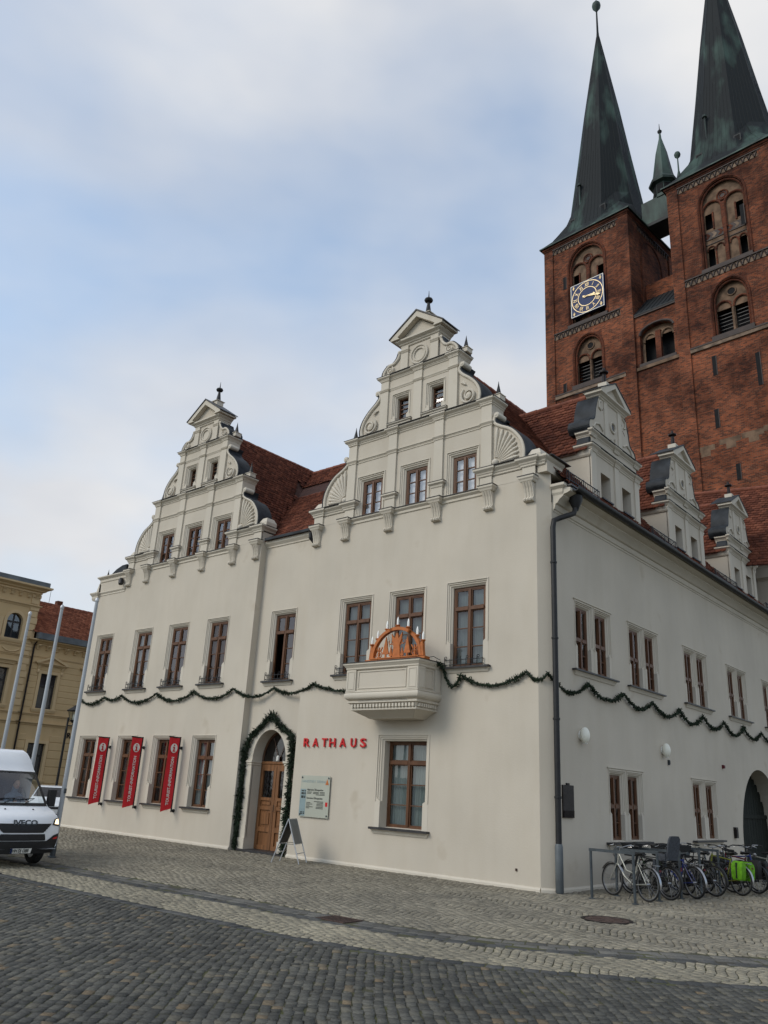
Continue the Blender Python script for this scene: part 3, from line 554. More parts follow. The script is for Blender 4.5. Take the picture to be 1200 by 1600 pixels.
def gable(xc, ends):
    T = lambda u, d, z: (xc+u, -d, z)
    hs = [window(HALL, T, u, .72, 8.83, 9.88, sur=.15, upper=0, bars=2, stop=0.0, sill=False, back='blind' if ends else 'brownc', depth=.11, glass='glass2') for u in (-1.55, 0, 1.55)]
    hu = [window(HALL, T, u, .40, 11.40, 12.17, sur=.13, cols=1, upper=0, bars=4, stop=.22, sill=False, depth=.18, leaded=True, fr=.035, back='seatgrey') for u in (-.60, .60)]  # no real curtain: grey sheet added behind these panes to darken them evenly
    G = MB(T); TH = -.48
    G.sheet(-3.64, 3.64, TOPZ-.005, 9.06, [(h[0]-0, h[1], 8.0, 9.07) for h in hs])
    G.sheet(-2.44, 2.44, 9.06, 11.05, hs); G.sheet(-1.36, 1.36, 11.05, 12.80, hu); G.sheet(-.66, .66, 12.80, 13.74, [])
    for w, a, b in ((3.64, 8.80, 9.28), (2.44, 9.28, 11.2), (1.36, 11.2, 12.93), (.66, 12.93, 13.95)):
        G.quad((-w, 0, a), (-w, TH, a), (-w, TH, b), (-w, 0, b)); G.quad((w, 0, a), (w, TH, a), (w, TH, b), (w, 0, b)); G.quad((-w, TH, a), (w, TH, a), (w, TH, b), (-w, TH, b)); _ = None if w > 3 else G.quad((-w, 0, b), (w, 0, b), (w, TH, b), (-w, TH, b))
    g = G.build('gable', 'plaster', HALL, recalc=False)
    sub = lambda m, n, mt='trim', sm=0: m.build(n, mt, g, sm)
    # sill ledge and consoles
    sub(MB(T).cornice(-2.3, 2.3, -.02, .0, [(0, 8.62), (.03, 8.64), (.03, 8.70), (.09, 8.75), (.09, 8.79)]), 'sill_ledge'); sub(MB(T).box(-2.4, 2.4, -.12, .115, 8.791, 8.806), 'sill_flashing', 'slate')
    for u in (-3.48, -2.36, -.79, .79, 2.36, 3.48):
        prof = [(0, 8.20), (.05, 8.195), (.10, 8.215), (.115, 8.25), (.09, 8.285), (.055, 8.31), (.07, 8.42), (.10, 8.53), (.14, 8.62), (.16, 8.66), (0, 8.66)]
        b = sub(MB(T).uprofile(prof, u-.125, u+.125), 'bracket')
        sub(MB(T).cornice(u-.15, u+.15, -.02, .15, [(0, 8.66), (.02, 8.68), (.035, 8.72), (.06, 8.75), (.06, 8.80)]), 'bracket_cap'); sub(MB(T).box(u-.225, u+.225, -.02, .225, 8.801, 8.815), 'bracket_flashing', 'slate')
        for k in (-.075, 0, .075): sub(MB(T).tube([(u+k, p[0]+.004, p[1]) for p in prof[2:-1]], .016, 5), 'bracket_fluting')
    # shoulders
    for s in (-1, 1):
        for c, w in ((3.47, .17), (2.27, .17)):
            lo, hi = s*c-w, s*c+w; sub(MB(T).box(lo, hi, -.02, .045, 8.815, 9.08), 'pilaster')
        lo, hi = sorted((s*2.08, s*3.62)); sub(MB(T).cornice(lo, hi, TH-.02, .01, CORN(9.07, 9.285, .12)), 'shoulder_cornice')
        for c, w in ((3.47, .19), (2.27, .19)): sub(MB(T).cornice(s*c-w, s*c+w, 0, .055, CORN(9.075, 9.29, .115)), 'shoulder_cornice')
        sub(MB(T).box(lo-.13, hi+.13, TH-.04, .18, 9.291, 9.303), 'shoulder_flashing', 'slate')
        sub(MB(T).rings([[(s*3.58-w, -.33-w+.05, z), (s*3.58+w, -.33-w+.05, z), (s*3.58+w, -.2+w, z), (s*3.58-w, -.2+w, z)] for w, z in ((.17, 9.306), (.17, 9.42), (.10, 9.56), (.04, 9.58))]), 'cap_block', 'trim')
    # lower storey pilasters with pedestals, string and cornice
    for u, w in ((-2.28, .15), (-.79, .145), (.79, .145), (2.28, .15)):
        z0 = 9.30 if abs(u) > 1 else 9.26; sub(MB(T).box(u-w, u+w, -.02, .05, z0, 11.04), 'pilaster')
        if abs(u) < 1:
            sub(MB(T).box(u-.17, u+.17, -.02, .06, 8.815, 9.10), 'pedestal'); sub(MB(T).cornice(u-.17, u+.17, -.02, .06, [(0, 9.10), (.02, 9.12), (.03, 9.17), (.08, 9.21), (.08, 9.255)]), 'pedestal_cap'); sub(MB(T).box(u-.26, u+.26, -.02, .15, 9.256, 9.268), 'pedestal_flashing', 'slate')
        sub(MB(T).cornice(u-w, u+w, -.02, .05, [(0, 10.44), (.02, 10.455), (.02, 10.475), (.0, 10.48), (.03, 10.52), (.045, 10.54), (.045, 10.56)]), 'capital')
        sub(MB(T).cornice(u-w, u+w, 0, .06, CORN(11.02, 11.20, .10)), 'cornice_break')
    sub(MB(T).cornice(-2.42, 2.42, -.02, .0, [(0, 10.445), (.018, 10.455), (.018, 10.475), (.0, 10.48), (.025, 10.52), (.045, 10.535), (.045, 10.555)]), 'string_course')
    sub(MB(T).cornice(-2.44, 2.44, TH-.02, .005, CORN(11.02, 11.195, .12)), 'cornice'); sub(MB(T).box(-2.57, 2.57, TH-.04, .17, 11.201, 11.212), 'cornice_flashing', 'slate')
    # upper storey
    for u in (-1.20, 0, 1.20):
        sub(MB(T).box(u-.14, u+.14, -.02, .045, 11.216, 12.78), 'pilaster'); sub(MB(T).cornice(u-.14, u+.14, 0, .05, CORN(12.77, 12.92, .085)), 'cornice_break')
        sub(MB(T).cornice(u-.14, u+.14, -.02, .045, [(0, 12.44), (.02, 12.455), (.0, 12.47), (.03, 12.51), (.03, 12.53)]), 'capital')
    for u in (-.60, .60): sub(MB(T).cornice(u-.36, u+.36, -.02, .02, [(0, 11.28), (.02, 11.30), (.02, 11.33), (.06, 11.36), (.06, 11.385)]), 'window_sill'); sub(MB(T).box(u-.43, u+.43, -.15, .09, 11.386, 11.398), 'sill_flashing', 'slate')
    sub(MB(T).cornice(-1.34, 1.34, -.02, .0, [(0, 12.44), (.015, 12.45), (0, 12.47), (.025, 12.51), (.025, 12.53)]), 'string_course')
    sub(MB(T).cornice(-1.36, 1.36, TH-.02, .005, CORN(12.77, 12.915, .10)), 'cornice'); sub(MB(T).box(-1.47, 1.47, TH-.04, .145, 12.921, 12.932), 'cornice_flashing', 'slate')
    # crowning aedicule
    for u in (-.53, .53): sub(MB(T).box(u-.13, u+.13, -.02, .045, 12.945, 13.72), 'pilaster'); sub(MB(T).cornice(u-.13, u+.13, -.02, .045, [(0, 13.50), (.02, 13.52), (0, 13.54), (.03, 13.58), (.03, 13.60)]), 'capital')
    o = MB(T)
    for R, r, d in ((.285, .03, .03), (.20, .028, .02)): o.torus((0, d, 13.30), (0, 1, 0), R, r, 28, 6)
    sub(o, 'oculus_ring', 'trim', 40); sub(MB(T).rings([[(r*cos(2*pi*i/28), d, 13.30+r*sin(2*pi*i/28)) for i in range(28)] for r, d in ((.31, .003), (.31, .02), (.20, .02), (.17, .004), (.001, .004))]), 'oculus', 'trim')
    sub(MB(T).cornice(-.66, .66, TH, .02, CORN(13.70, 13.90, .15)), 'pediment_cornice')
    pz = [(-.86, 13.90), (.86, 13.90), (0, 14.50)]; sub(MB(T).prism([(-.70, 13.905), (.70, 13.905), (0, 14.40)], TH, .06), 'tympanum', 'plaster')
    for s in (-1, 1): sub(MB(T).prism([(s*.92, 13.902), (s*.92, 13.97), (0, 14.60), (0, 14.42), (s*.66, 13.97), (s*.6, 13.902)], TH-.03, .235), 'pediment_moulding'); sub(MB(T).prism([(s*.97, 13.955), (s*.97, 13.985), (0, 14.655), (0, 14.605)], TH-.06, .26), 'pediment_flashing', 'slate')
    sub(MB(T).rings([[(-w, -.30-w, z), (w, -.30-w, z), (w, -.30+w, z), (-w, -.30+w, z)] for w, z in ((.14, 14.50), (.14, 14.72), (.18, 14.73), (.18, 14.75), (.05, 14.80))]), 'finial_block', 'trim')
    sub(MB(T).lathe(0, -.30, [(.17, 14.75), (.10, 14.80), (.085, 14.82), (.04, 15.14), (.04, 15.16), (.11, 15.19), (.13, 15.235), (.11, 15.28), (.04, 15.31), (.02, 15.33), (.005, 15.56)], 12), 'finial', 'iron', 40)
    # scrolls
    for s in (-1, 1):
        for nm, cv, ui in (('shell_scroll', LOW, 2.43), ('volute_scroll', UPP, 1.35), ('crown_scroll', TOP, .655)):
            poly = [(s*p.x, p.y) for p in cv]+[(s*ui, cv[-1].y), (s*ui, cv[0].y)]; sc = sub(MB(T).prism(poly, TH+.05, -.02), nm, 'plaster')
            sub(MB(T).tube([(s*(p.x-.05), -.01, p.y) for p in cv], .052, 8), 'scroll_rim', 'trim', 50)
            e = cv[-1]; rr = .085 if nm != 'crown_scroll' else .06
            sub(MB(T).rings([[(s*(e.x-.02)+rr*k*cos(2*pi*i/14), d, e.y-.03+rr*k*sin(2*pi*i/14)) for i in range(14)] for k, d in ((1, -.3), (1, .02), (.8, .045), (.5, .045), (.3, .06), (.01, .062))]), 'scroll_eye', 'trim', 40)
            fl = MB(T)
            for p, q in zip(cv[:-1], cv[1:]):
                t = Vector((q.x-p.x, q.y-p.y)).normalized(); nn = Vector((t.y, -t.x))*.028
                fl.add([(s*p.x, TH-.06, p.y), (s*q.x, TH-.06, q.y), (s*q.x, .03, q.y), (s*p.x, .03, p.y), (s*(p.x+nn.x), TH-.06, p.y+nn.y), (s*(q.x+nn.x), TH-.06, q.y+nn.y), (s*(q.x+nn.x), .03, q.y+nn.y), (s*(p.x+nn.x), .03, p.y+nn.y)], [(4, 5, 6, 7), (0, 1, 5, 4), (2, 3, 7, 6), (0, 3, 2, 1), (0, 4, 7, 3), (1, 2, 6, 5)])
            sub(fl, 'scroll_flashing', 'lead')
        for k in range(9):
            a = rad(4+k*10.2); p0 = Vector((2.50, 9.40)); dr_ = Vector((cos(a), sin(a))); r = .25
            while r < 1.4:
                q = p0+dr_*(r+.14); inside = any(True for _ in [0]) and q.x < max((c.x for c in LOW if abs(c.y-q.y) < .09), default=0)-.08
                if not inside: break
                r += .02
            if r > .3: sub(MB(T).tube([(s*(p0.x+dr_.x*t), .0, p0.y+dr_.y*t) for t in np.linspace(.16, r, 8)], [.014, .022, .030, .038, .046, .052, .05, .022], 7), 'shell_rib', 'trim', 50)
        sub(MB(T).sphere((s*2.52, 0, 9.42), .09, 10, 6), 'shell_boss', 'trim', 50)
        sub(MB(T).tube(spiral((s*1.70, 11.50), .24, 1.6, s), .033, 6), 'volute_spiral', 'trim', 50); sub(MB(T).sphere((s*1.70, .01, 11.50), (.10, .06, .10), 10, 6), 'volute_boss', 'trim', 50)
        sub(MB(T).tube([(s*1.44, .0, 11.95), (s*1.52, .02, 11.92), (s*1.60, .02, 11.84)], [.02, .04, .015], 6), 'volute_leaf', 'trim', 50)
        sub(MB(T).tube(spiral((s*1.05, 13.10), .13, 1.4, s, 16), .022, 6), 'crown_spiral', 'trim', 50); sub(MB(T).sphere((s*1.05, .0, 13.10), .05, 8, 6), 'crown_boss', 'trim', 50)
        for u, z in ((2.46, 11.215), (1.42, 12.945)):
            sub(MB(T).rings([[(s*u-w, -.22-w, zz), (s*u+w, -.22-w, zz), (s*u+w, -.22+w, zz), (s*u-w, -.22+w, zz)] for w, zz in ((.12, z), (.12, z+.12), (.14, z+.125), (.14, z+.14), (.05, z+.17))]), 'pinnacle_block', 'trim'); sub(MB(T).lathe(s*u, -.22, [(.085, z+.15), (.07, z+.2), (.02, z+.44), (.003, z+.56)], 8), 'pinnacle', 'iron', 40)
    return g
gable(-3.64, True); gable(-13.24, False)
# eaves over the recess and the low left part
MB(TR).cornice(-9.57, -7.31, -.1, 0, [(0, 8.56), (.03, 8.58), (.03, 8.62), (.10, 8.70), (.10, 8.78)]).build('recess_cornice', 'trim', HALL)
MB(TR).tube([(-7.45, .2, 8.70), (-7.45, .2, 8.55), (-7.36, .06, 8.38)], .07, 10).build('gutter_outlet', 'iron', HALL); MB(TR).box(-9.5, -7.4, .05, .2, 8.785, 8.86).build('gutter', 'lead', HALL)
LW = MB(TF).cornice(-18.75, -16.95, -.3, .0, [(0, 8.03), (.02, 8.05), (.02, 8.1), (.06, 8.15), (.06, 8.18)]).build('low_parapet_string', 'trim', HALL)
MB(TF).cornice(-18.68, -16.95, -.3, .0, [(0, 8.55), (.03, 8.58), (.03, 8.66), (.12, 8.74), (.12, 8.78)]).build('low_parapet_cornice', 'trim', HALL)
MB(TF).prism([(-17.9, 8.79), (-17.6, 8.95), (-17.25, 9.05), (-16.95, 9.06), (-16.95, 8.79)], -.4, .08).build('low_parapet_dome', 'lead', HALL)
MB(TF).lathe(-18.45, -.1, [(.06, 8.79), (.015, 9.0), (.002, 9.1)], 8).build('pinnacle', 'iron', HALL)
MB(TF).tube([(-17.2, .06, 8.5), (-17.08, .14, 8.45), (-17.02, .16, 8.3)], .085, 10).build('gutter_outlet', 'iron', HALL)
MB(TF).cornice(-19.0, -18.66, -.35, .05, [(0, 7.9), (.03, 7.98), (.03, 8.05), (.10, 8.15), (.10, 8.19)]).build('corner_bracket', 'trim', HALL)
MB(TF).prism([(-18.95, 8.19), (-18.62, 8.19), (-18.66, 8.5), (-18.78, 8.56)], -.3, 0).build('corner_scroll', 'trim', HALL)
# ---- roofs
XL, XR, ZA, ZB = -13.24, -3.64, 13.68, 13.75
hA = lambda x, y: np.where((y > .3) & (y < 10.8), ZA-1.335*np.abs(x-XL), -9.)
hB = lambda x, y: np.where((y > .3) & (y < 26), np.where(x > XR, ZB-1.20*(x-XR), ZB-1.35*(XR-x)), -9.)
hC = lambda x, y: np.where((x > XL) & (x < XR), 13.60-.945*np.abs(y-5.25), -9.)
DORM = (3.78, 8.80, 14.22); DHW = 1.46; DE, DR = 10.26, 12.62
hD = lambda x, y: np.max([np.where((np.abs(y-c) < 1.62) & (x < .22), DR-(DR-DE)/1.58*np.abs(y-c), -9.) for c in DORM], axis=0)
def far(x, y): return np.where((y > 16.2) & (x < 1.2), 14.3-1.25*np.abs(y-17.6-.28*(x+.5)), -9.)
def tiles(o, eu, ev, nu, nv, own, parent, name='roof_tiles', w=.185, e=.150, hlim=None, m='tile'):
    """plain tiles with rounded tails: o origin at the eave, eu along it, ev up the slope"""
    o, eu, ev = map(np.array, (o, eu, ev)); nn = np.cross(eu, ev); nn = nn/np.linalg.norm(nn); nn = nn*np.sign(nn[2])
    j, i = np.meshgrid(np.arange(nv), np.arange(nu), indexing='ij'); j = j.ravel(); i = i.ravel(); k = len(i)
    u = (i+.5*(j % 2))*w+RNG.normal(0, .004, k); v = j*e+RNG.normal(0, .004, k)
    c = o+u[:, None]*eu+(v+e*.5)[:, None]*ev; ct = o+u[:, None]*eu+(v+e*1.15)[:, None]*ev; ok = own(c) & ((hlim is None) or (ct[:, 2]-hlim(ct[:, 0], ct[:, 1]) < .12)); u, v = u[ok], v[ok]; k = len(u)
    if not k: return
    h = w/2-.004; prof = [(-h, e*1.3, .0), (-h, .03, .03), (-h*.55, .006, .032), (h*.55, .006, .032), (h, .03, .03), (h, e*1.3, .0)]
    lift = RNG.normal(0, .004, k); V = np.zeros((k, 10, 3))
    for q, (a, b, t) in enumerate(prof): V[:, q] = o+(u+a)[:, None]*eu+(v+b)[:, None]*ev+(t+.004+lift)[:, None]*nn
    for q, src in enumerate((1, 2, 3, 4)): a, b, t = prof[src]; V[:, 6+q] = o+(u+a)[:, None]*eu+(v+b)[:, None]*ev+(t-.022+lift)[:, None]*nn
    me = bpy.data.meshes.new(name); f6 = np.arange(6)[None]+10*np.arange(k)[:, None]
    f4 = (np.array([[1, 6, 7, 2], [2, 7, 8, 3], [3, 8, 9, 4]])[None]+10*np.arange(k)[:, None, None]).reshape(-1, 4)
    li = np.concatenate([f6.ravel(), f4.ravel()]).astype(np.int32); st = np.concatenate([np.arange(0, 6*k, 6), 6*k+np.arange(0, 12*k, 4)]).astype(np.int32)
    me.vertices.add(10*k); me.vertices.foreach_set('co', V.astype(np.float32).ravel()); me.loops.add(len(li)); me.loops.foreach_set('vertex_index', li)
    me.polygons.add(len(st)); me.polygons.foreach_set('loop_start', st); me.update(calc_edges=True); me.validate()
    tn = RNG.uniform(.01, 1, k); a = me.attributes.new('tone', 'FLOAT', 'FACE'); a.data.foreach_set('value', np.concatenate([tn, np.repeat(tn, 3)]).astype(np.float32))
    me.materials.append(M[m]); ob = bpy.data.objects.new(name, me); COL.objects.link(ob); ob.parent = parent; ob['kind'] = 'stuff'
top = lambda c, h: h(c[:, 0], c[:, 1]) > np.max([f(c[:, 0], c[:, 1]) for f in (hA, hB, hC, hD, far) if f is not h], axis=0)-.02
def nrm(v): v = np.array(v, float); return v/np.linalg.norm(v)
RF = MB()
RF.add([(XL, .4, ZA-.04), (XL, 10.8, ZA-.04), (-9.6, 10.8, 8.78), (-9.6, .4, 8.78), (-16.9, 10.8, 8.75), (-16.9, .4, 8.75)], [(0, 1, 2, 3), (0, 5, 4, 1)])
RF.add([(XR, .4, ZB-.04), (XR, 26, ZB-.04), (.62, 26, 8.60), (.62, .4, 8.60), (-7.3, 26, 8.77), (-7.3, .4, 8.77)], [(0, 1, 2, 3), (0, 5, 4, 1)])
RF.add([(XL, 5.25, 13.56), (XR, 5.25, 13.56), (XR, .15, 8.74), (XL, .15, 8.74), (XR, 10.8, 8.4), (XL, 10.8, 8.4)], [(0, 1, 2, 3), (0, 5, 4, 1)])
roof = RF.build('roof', 'under', HALL, recalc=False)
sl = nrm((-1, 0, 1.335)); tiles((-9.55, .4, 8.80), (0, 1, 0), sl, 60, 42, lambda c: top(c, hA), roof, hlim=hA)
tiles((-16.95, .4, 8.80), (0, 1, 0), nrm((1, 0, 1.335)), 58, 42, lambda c: top(c, hA), roof, hlim=hA)
tiles((-13.3, .12, 8.76), (1, 0, 0), nrm((0, 1, .945)), 54, 50, lambda c: top(c, hC), roof, hlim=hC)
tiles((.66, .4, 8.60), (0, 1, 0), nrm((-1, 0, 1.20)), 138, 45, lambda c: top(c, hB), roof, hlim=hB)
tiles((-7.28, .4, 8.80), (0, 1, 0), nrm((1, 0, 1.35)), 56, 42, lambda c: top(c, hB), roof, hlim=hB)
def ridge(pts, parent, r=.085, step=.36):
    for a, b in zip(pts[:-1], pts[1:]):
        a, b = Vector(a), Vector(b); n = max(1, int((b-a).length/step))
        for i in range(n):
            p = a.lerp(b, i/n); q = a.lerp(b, (i+1.12)/n); MB().tube([p, q], [r*1.08, r*.9], 8).build('ridge_tile', 'ridge', parent, 50)
ridge([(XL, .5, ZA), (XL, 5.2, ZA-.03)], roof); ridge([(XR, .5, ZB), (XR, 6.5, ZB)], roof); ridge([(XL+.1, 5.25, 13.6), (XR-.2, 5.25, 13.6)], roof)
# ---- side dormers
def dormer(c):
    T = lambda u, d, z: (.25+d, c+u, z)
    hs = []
    for u in (-.60, .68):
        hs.append(window(HALL, T, u, .56, 9.15, 9.86, sur=0, cols=2, upper=0, bars=1, sill=False, depth=.26, fr=.03)); MB(T).box(u-.31, u+.31, -.1, .07, 9.11, 9.148).build('window_sill', 'slate', HALL)
    D = MB(T).sheet(-DHW, DHW, 8.45, 10.32, hs)
    for u in (-DHW, DHW): D.quad((u, 0, 8.45), (u, -2.6, 8.45), (u, -2.6, 10.32), (u, 0, 10.32))
    d = D.build('dormer', 'plaster', HALL, recalc=False); sub = lambda m, n, mt='trim', sm=0: m.build(n, mt, d, sm)
    for u, w in ((-1.32, .14), (.04, .13), (1.32, .14)): sub(MB(T).box(u-w, u+w, -.02, .035, 8.7, 10.30), 'pilaster'); sub(MB(T).cornice(u-w, u+w, 0, .04, CORN(10.27, 10.45, .09)), 'cornice_break'); sub(MB(T).cornice(u-w, u+w, 0, .04, CORN(10.70, 10.87, .09)), 'cornice_break')
    for a, b in ((10.27, 10.445), (10.70, 10.865)): sub(MB(T).cornice(-DHW+(.12 if a > 10.5 else 0), DHW-(.12 if a > 10.5 else 0), -.42, .005, CORN(a, b, .11)), 'cornice')
    sub(MB(T).box(-DHW+.1, DHW-.1, -.4, .02, 10.44, 10.71), 'frieze', 'plaster'); sub(MB(T).box(-DHW-.12, DHW+.12, -.44, .15, 10.451, 10.46), 'cornice_flashing', 'slate'); sub(MB(T).box(-DHW+.0, DHW-.0, -.44, .15, 10.871, 10.88), 'cornice_flashing', 'slate')
    for s in (-1, 1):
        e = sub(MB(T).cornice(min(s*DHW, s*(DHW+.03)), max(s*DHW, s*(DHW+.03)), -2.6, 0, [(0, 10.12), (.03, 10.16), (.05, 10.24), (.05, 10.27)]), 'cheek_cornice')
        sub(MB(T).rings([[(s*1.36-w, -.35, z), (s*1.36+w, -.35, z), (s*1.36+w, -.02, z), (s*1.36-w, -.02, z)] for w, z in ((.16, 10.462), (.12, 10.62), (.05, 10.70))]), 'corner_block', 'lead')
    cv = catmull([(1.33, 10.88), (1.42, 11.02), (1.36, 11.20), (1.16, 11.28), (1.06, 11.40), (1.0, 11.65), (.90, 11.92), (.80, 12.10)], 5)
    poly = [(p.x, p.y) for p in cv]+[(-p.x, p.y) for p in reversed(cv)]; sub(MB(T).prism(poly, -.34, -.015), 'gablet', 'plaster')
    for u, w in ((-.42, .1), (.42, .1)): sub(MB(T).box(u-w, u+w, -.03, .012, 10.885, 12.08), 'pilaster')
    for s in (-1, 1):
        fl = MB(T)
        for p, q in zip(cv[:-1], cv[1:]):
            t = Vector((q.x-p.x, q.y-p.y)).normalized(); nn = Vector((t.y, -t.x))*.03
            fl.add([(s*p.x, -.62, p.y), (s*q.x, -.62, q.y), (s*q.x, .0, q.y), (s*p.x, .0, p.y), (s*(p.x+nn.x), -.62, p.y+nn.y), (s*(q.x+nn.x), -.62, q.y+nn.y), (s*(q.x+nn.x), .0, q.y+nn.y), (s*(p.x+nn.x), .0, p.y+nn.y)], [(4, 5, 6, 7), (0, 1, 5, 4), (2, 3, 7, 6), (0, 3, 2, 1), (0, 4, 7, 3), (1, 2, 6, 5)])
        sub(fl, 'scroll_flashing', 'lead'); bk = MB(T).prism([(s*p.x*.99, p.y) for p in cv]+[(s*.3, 12.1), (s*.3, 10.88)], -.62, -.34); sub(bk, 'scroll_back', 'lead')
        sub(MB(T).tube([(s*.62, -.01, 11.15), (s*.85, .0, 11.27), (s*1.08, .0, 11.2), (s*1.2, -.01, 11.05)], .03, 6), 'scroll_leaf', 'trim', 50); sub(MB(T).tube([(s*.66, -.01, 12.02), (s*.82, .0, 11.95), (s*.82, .0, 11.78), (s*.70, -.01, 11.74)], .03, 6), 'scroll_curl', 'trim', 50)
    o = MB(T); o.torus((0, .0, 11.48), (0, 1, 0), .15, .03, 20, 6); o.torus((0, .0, 11.08), (0, 1, 0), .12, .025, 16, 6, 0, pi*1.3); sub(o, 'oculus_ring', 'trim', 40)
    sub(MB(T).sphere((0, -.012, 11.48), (.1, .01, .1), 12, 6), 'oculus', 'slate')
    sub(MB(T).cornice(-.78, .78, -.36, .0, CORN(12.08, 12.25, .14)), 'pediment_cornice'); sub(MB(T).prism([(-.74, 12.255), (.74, 12.255), (0, 12.74)], -.36, .02), 'tympanum', 'plaster')
    for s in (-1, 1): sub(MB(T).prism([(s*.92, 12.252), (s*.92, 12.30), (0, 12.80), (0, 12.66), (s*.62, 12.252)], -.40, .13), 'pediment_moulding'); sub(MB(T).prism([(s*.96, 12.285), (s*.96, 12.31), (0, 12.84), (0, 12.802)], -.62, .15), 'pediment_flashing', 'lead')
    sub(MB(T).rings([[(-w, -.2-w, z), (w, -.2-w, z), (w, -.2+w, z), (-w, -.2+w, z)] for w, z in ((.13, 12.72), (.13, 12.90), (.04, 12.91))]), 'finial_block', 'trim')
    sub(MB(T).lathe(0, -.2, [(.10, 12.90), (.06, 12.94), (.05, 13.2), (.05, 13.22), (.13, 13.25), (.13, 13.29), (.05, 13.32), (.03, 13.42)], 10), 'finial', 'bronze', 40)
    k = (DR-DE)/1.58; xr = XR+(ZB-DR)/1.20-.3
    R = MB().add([(-.05, c, DR-.03), (xr, c, DR-.03), (-2.2, c-1.6, DE-.05), (-.05, c-1.6, DE-.05), (-2.2, c+1.6, DE-.05), (-.05, c+1.6, DE-.05)], [(0, 1, 2, 3), (0, 5, 4, 1)]).build('dormer_roof', 'under', HALL, recalc=False)
    own = lambda p: (hD(p[:, 0], p[:, 1]) > hB(p[:, 0], p[:, 1])-.03) & (np.abs(p[:, 1]-c) < 1.7)
    ms = nrm((0, 1, k)); tiles((-3.0, c-1.60, DE-.02), (1, 0, 0), ms, 18, 19, own, R, hlim=hD); tiles((-3.0, c+1.60, DE-.02), (1, 0, 0), nrm((0, -1, k)), 18, 19, own, R, hlim=hD)
    ridge([(-.1, c, DR), (xr+.1, c, DR)], R)
for c in DORM: dormer(c)
# far cross wing at the right edge: roof, gable slice
T4 = lambda u, d, z: (.45+d, u, z)
FW = MB(T4).sheet(17.15, 21.5, 8.4, 10.9, []); FW.quad((17.15, 0, 8.4), (17.15, -3, 8.4), (17.15, -3, 10.9), (17.15, 0, 10.9)); fwo = FW.build('cross_wing_gable', 'plaster', HALL, recalc=False)
MB(T4).cornice(17.15, 21.5, -.5, .02, CORN(10.75, 10.98, .2)).build('cornice', 'trim', fwo); MB(T4).cornice(17.15, 21.5, -.5, .02, CORN(10.2, 10.36, .15)).build('cornice', 'trim', fwo)
MB(T4).prism([(17.3, 10.98), (21.3, 10.98), (20.6, 11.8), (20, 13), (19.2, 14.2), (18.6, 13), (17.9, 11.8)], -.45, 0).build('scroll_gable', 'plaster', fwo); MB(T4).box(17.05, 17.35, -.4, .1, 10.985, 11.25).build('cap_block', 'paintw', fwo)
FR = MB().add([(-5, 16.35, 14.26), (1.0, 17.95, 14.26), (1.0, 14.9, 10.2), (-5, 13.3, 10.2), (1.0, 21, 10.2), (-5, 21, 10.2)], [(0, 1, 2, 3), (0, 5, 4, 1)]).build('cross_wing_roof', 'under', HALL, recalc=False)
ed = nrm((6, 1.6, 0)); ms = nrm((0, 3.05, 4.06)); tiles((-5, 13.3, 10.22), ed, ms, 34, 34, lambda p: p[:, 2] > np.maximum(hD(p[:, 0], p[:, 1]), hB(p[:, 0], p[:, 1]))-.05, FR)
ridge([(-5, 16.35, 14.28), (1.0, 17.95, 14.28)], FR, .11)
# ---- side eaves: cavetto cornice, gutter, downpipe, snow guards
prof = [(0, 7.98), (.02, 8.0), (.02, 8.03), (.05, 8.05), (.07, 8.13), (.07, 8.16), (.12, 8.18), (.18, 8.26), (.28, 8.33), (.28, 8.36), (.40, 8.39), (.46, 8.42), (.46, 8.50), (0, 8.56)]
MB(TS).uprofile(prof, .30, 26).build('eaves_cornice', 'trim', HALL, 30)
g = MB(TS); n = 8
pr = [(.46+.085+.085*cos(pi+pi*i/n), 8.52+.1*sin(pi+pi*i/n)) for i in range(n+1)]; pr2 = [(.46+.085+.075*cos(2*pi-pi*i/n), 8.52+.085*sin(2*pi-pi*i/n)) for i in range(n+1)]
g.uprofile(pr+pr2, .40, 26); g.build('gutter', 'iron', HALL, 40); MB(TS).box(.35, 26, .1, .47, 8.56, 8.60).build('eaves_board', 'slate', HALL)
MB(TS).cornice(.30, .75, .0, .25, [(0, 8.36), (.03, 8.42), (.03, 8.5), (.1, 8.56), (.1, 8.62)]).build('corner_corbel', 'trim', HALL)
MB().lathe(.62, .72, [(.06, 8.06), (.08, 8.12), (.16, 8.3), (.17, 8.5)], 10).build('hopper_head', 'iron', HALL, 40)
dp = MB(); dp.tube([(.62, .70, 8.12), (.60, .66, 7.98), (.42, .32, 7.80), (.34, .19, 7.72), (.325, .165, 7.55), (.325, .165, .02)], .062, 12); dp.build('downpipe', 'iron', HALL, 50)
for z in (6.7, 5.0, 3.3, 1.75): MB().lathe(.325, .165, [(.068, z), (.075, z+.005), (.075, z+.045), (.068, z+.05)], 12).build('pipe_clip', 'iron', HALL)
MB().lathe(.325, .165, [(.064, .0), (.080, .02), (.080, .85), (.066, .9)], 12).build('pipe_shoe', 'zinc', HALL, 40)
for a, b in ((.55, 2.25), (5.4, 7.25), (10.4, 12.6), (15.8, 17.1)):
    for z in (8.85, 9.05): MB(TS).tube([(a, .25, z), (b, .25, z)], .014, 5).build('snow_guard_rail', 'iron', HALL)
    sg = MB(TS); n = int((b-a)/.09)
    for i in range(n+1): sg.tube([(a+(b-a)*i/n, .25, 8.83), (a+(b-a)*i/n, .25, 9.06)], .008, 4)
    sg.build('snow_guard_bars', 'iron', HALL)
    for u in (a+.1, (a+b)/2, b-.1): MB(TS).tube([(u, .27, 8.62), (u, .25, 9.08), (u, .05, 8.95)], .014, 5).build('snow_guard_bracket', 'iron', HALL)
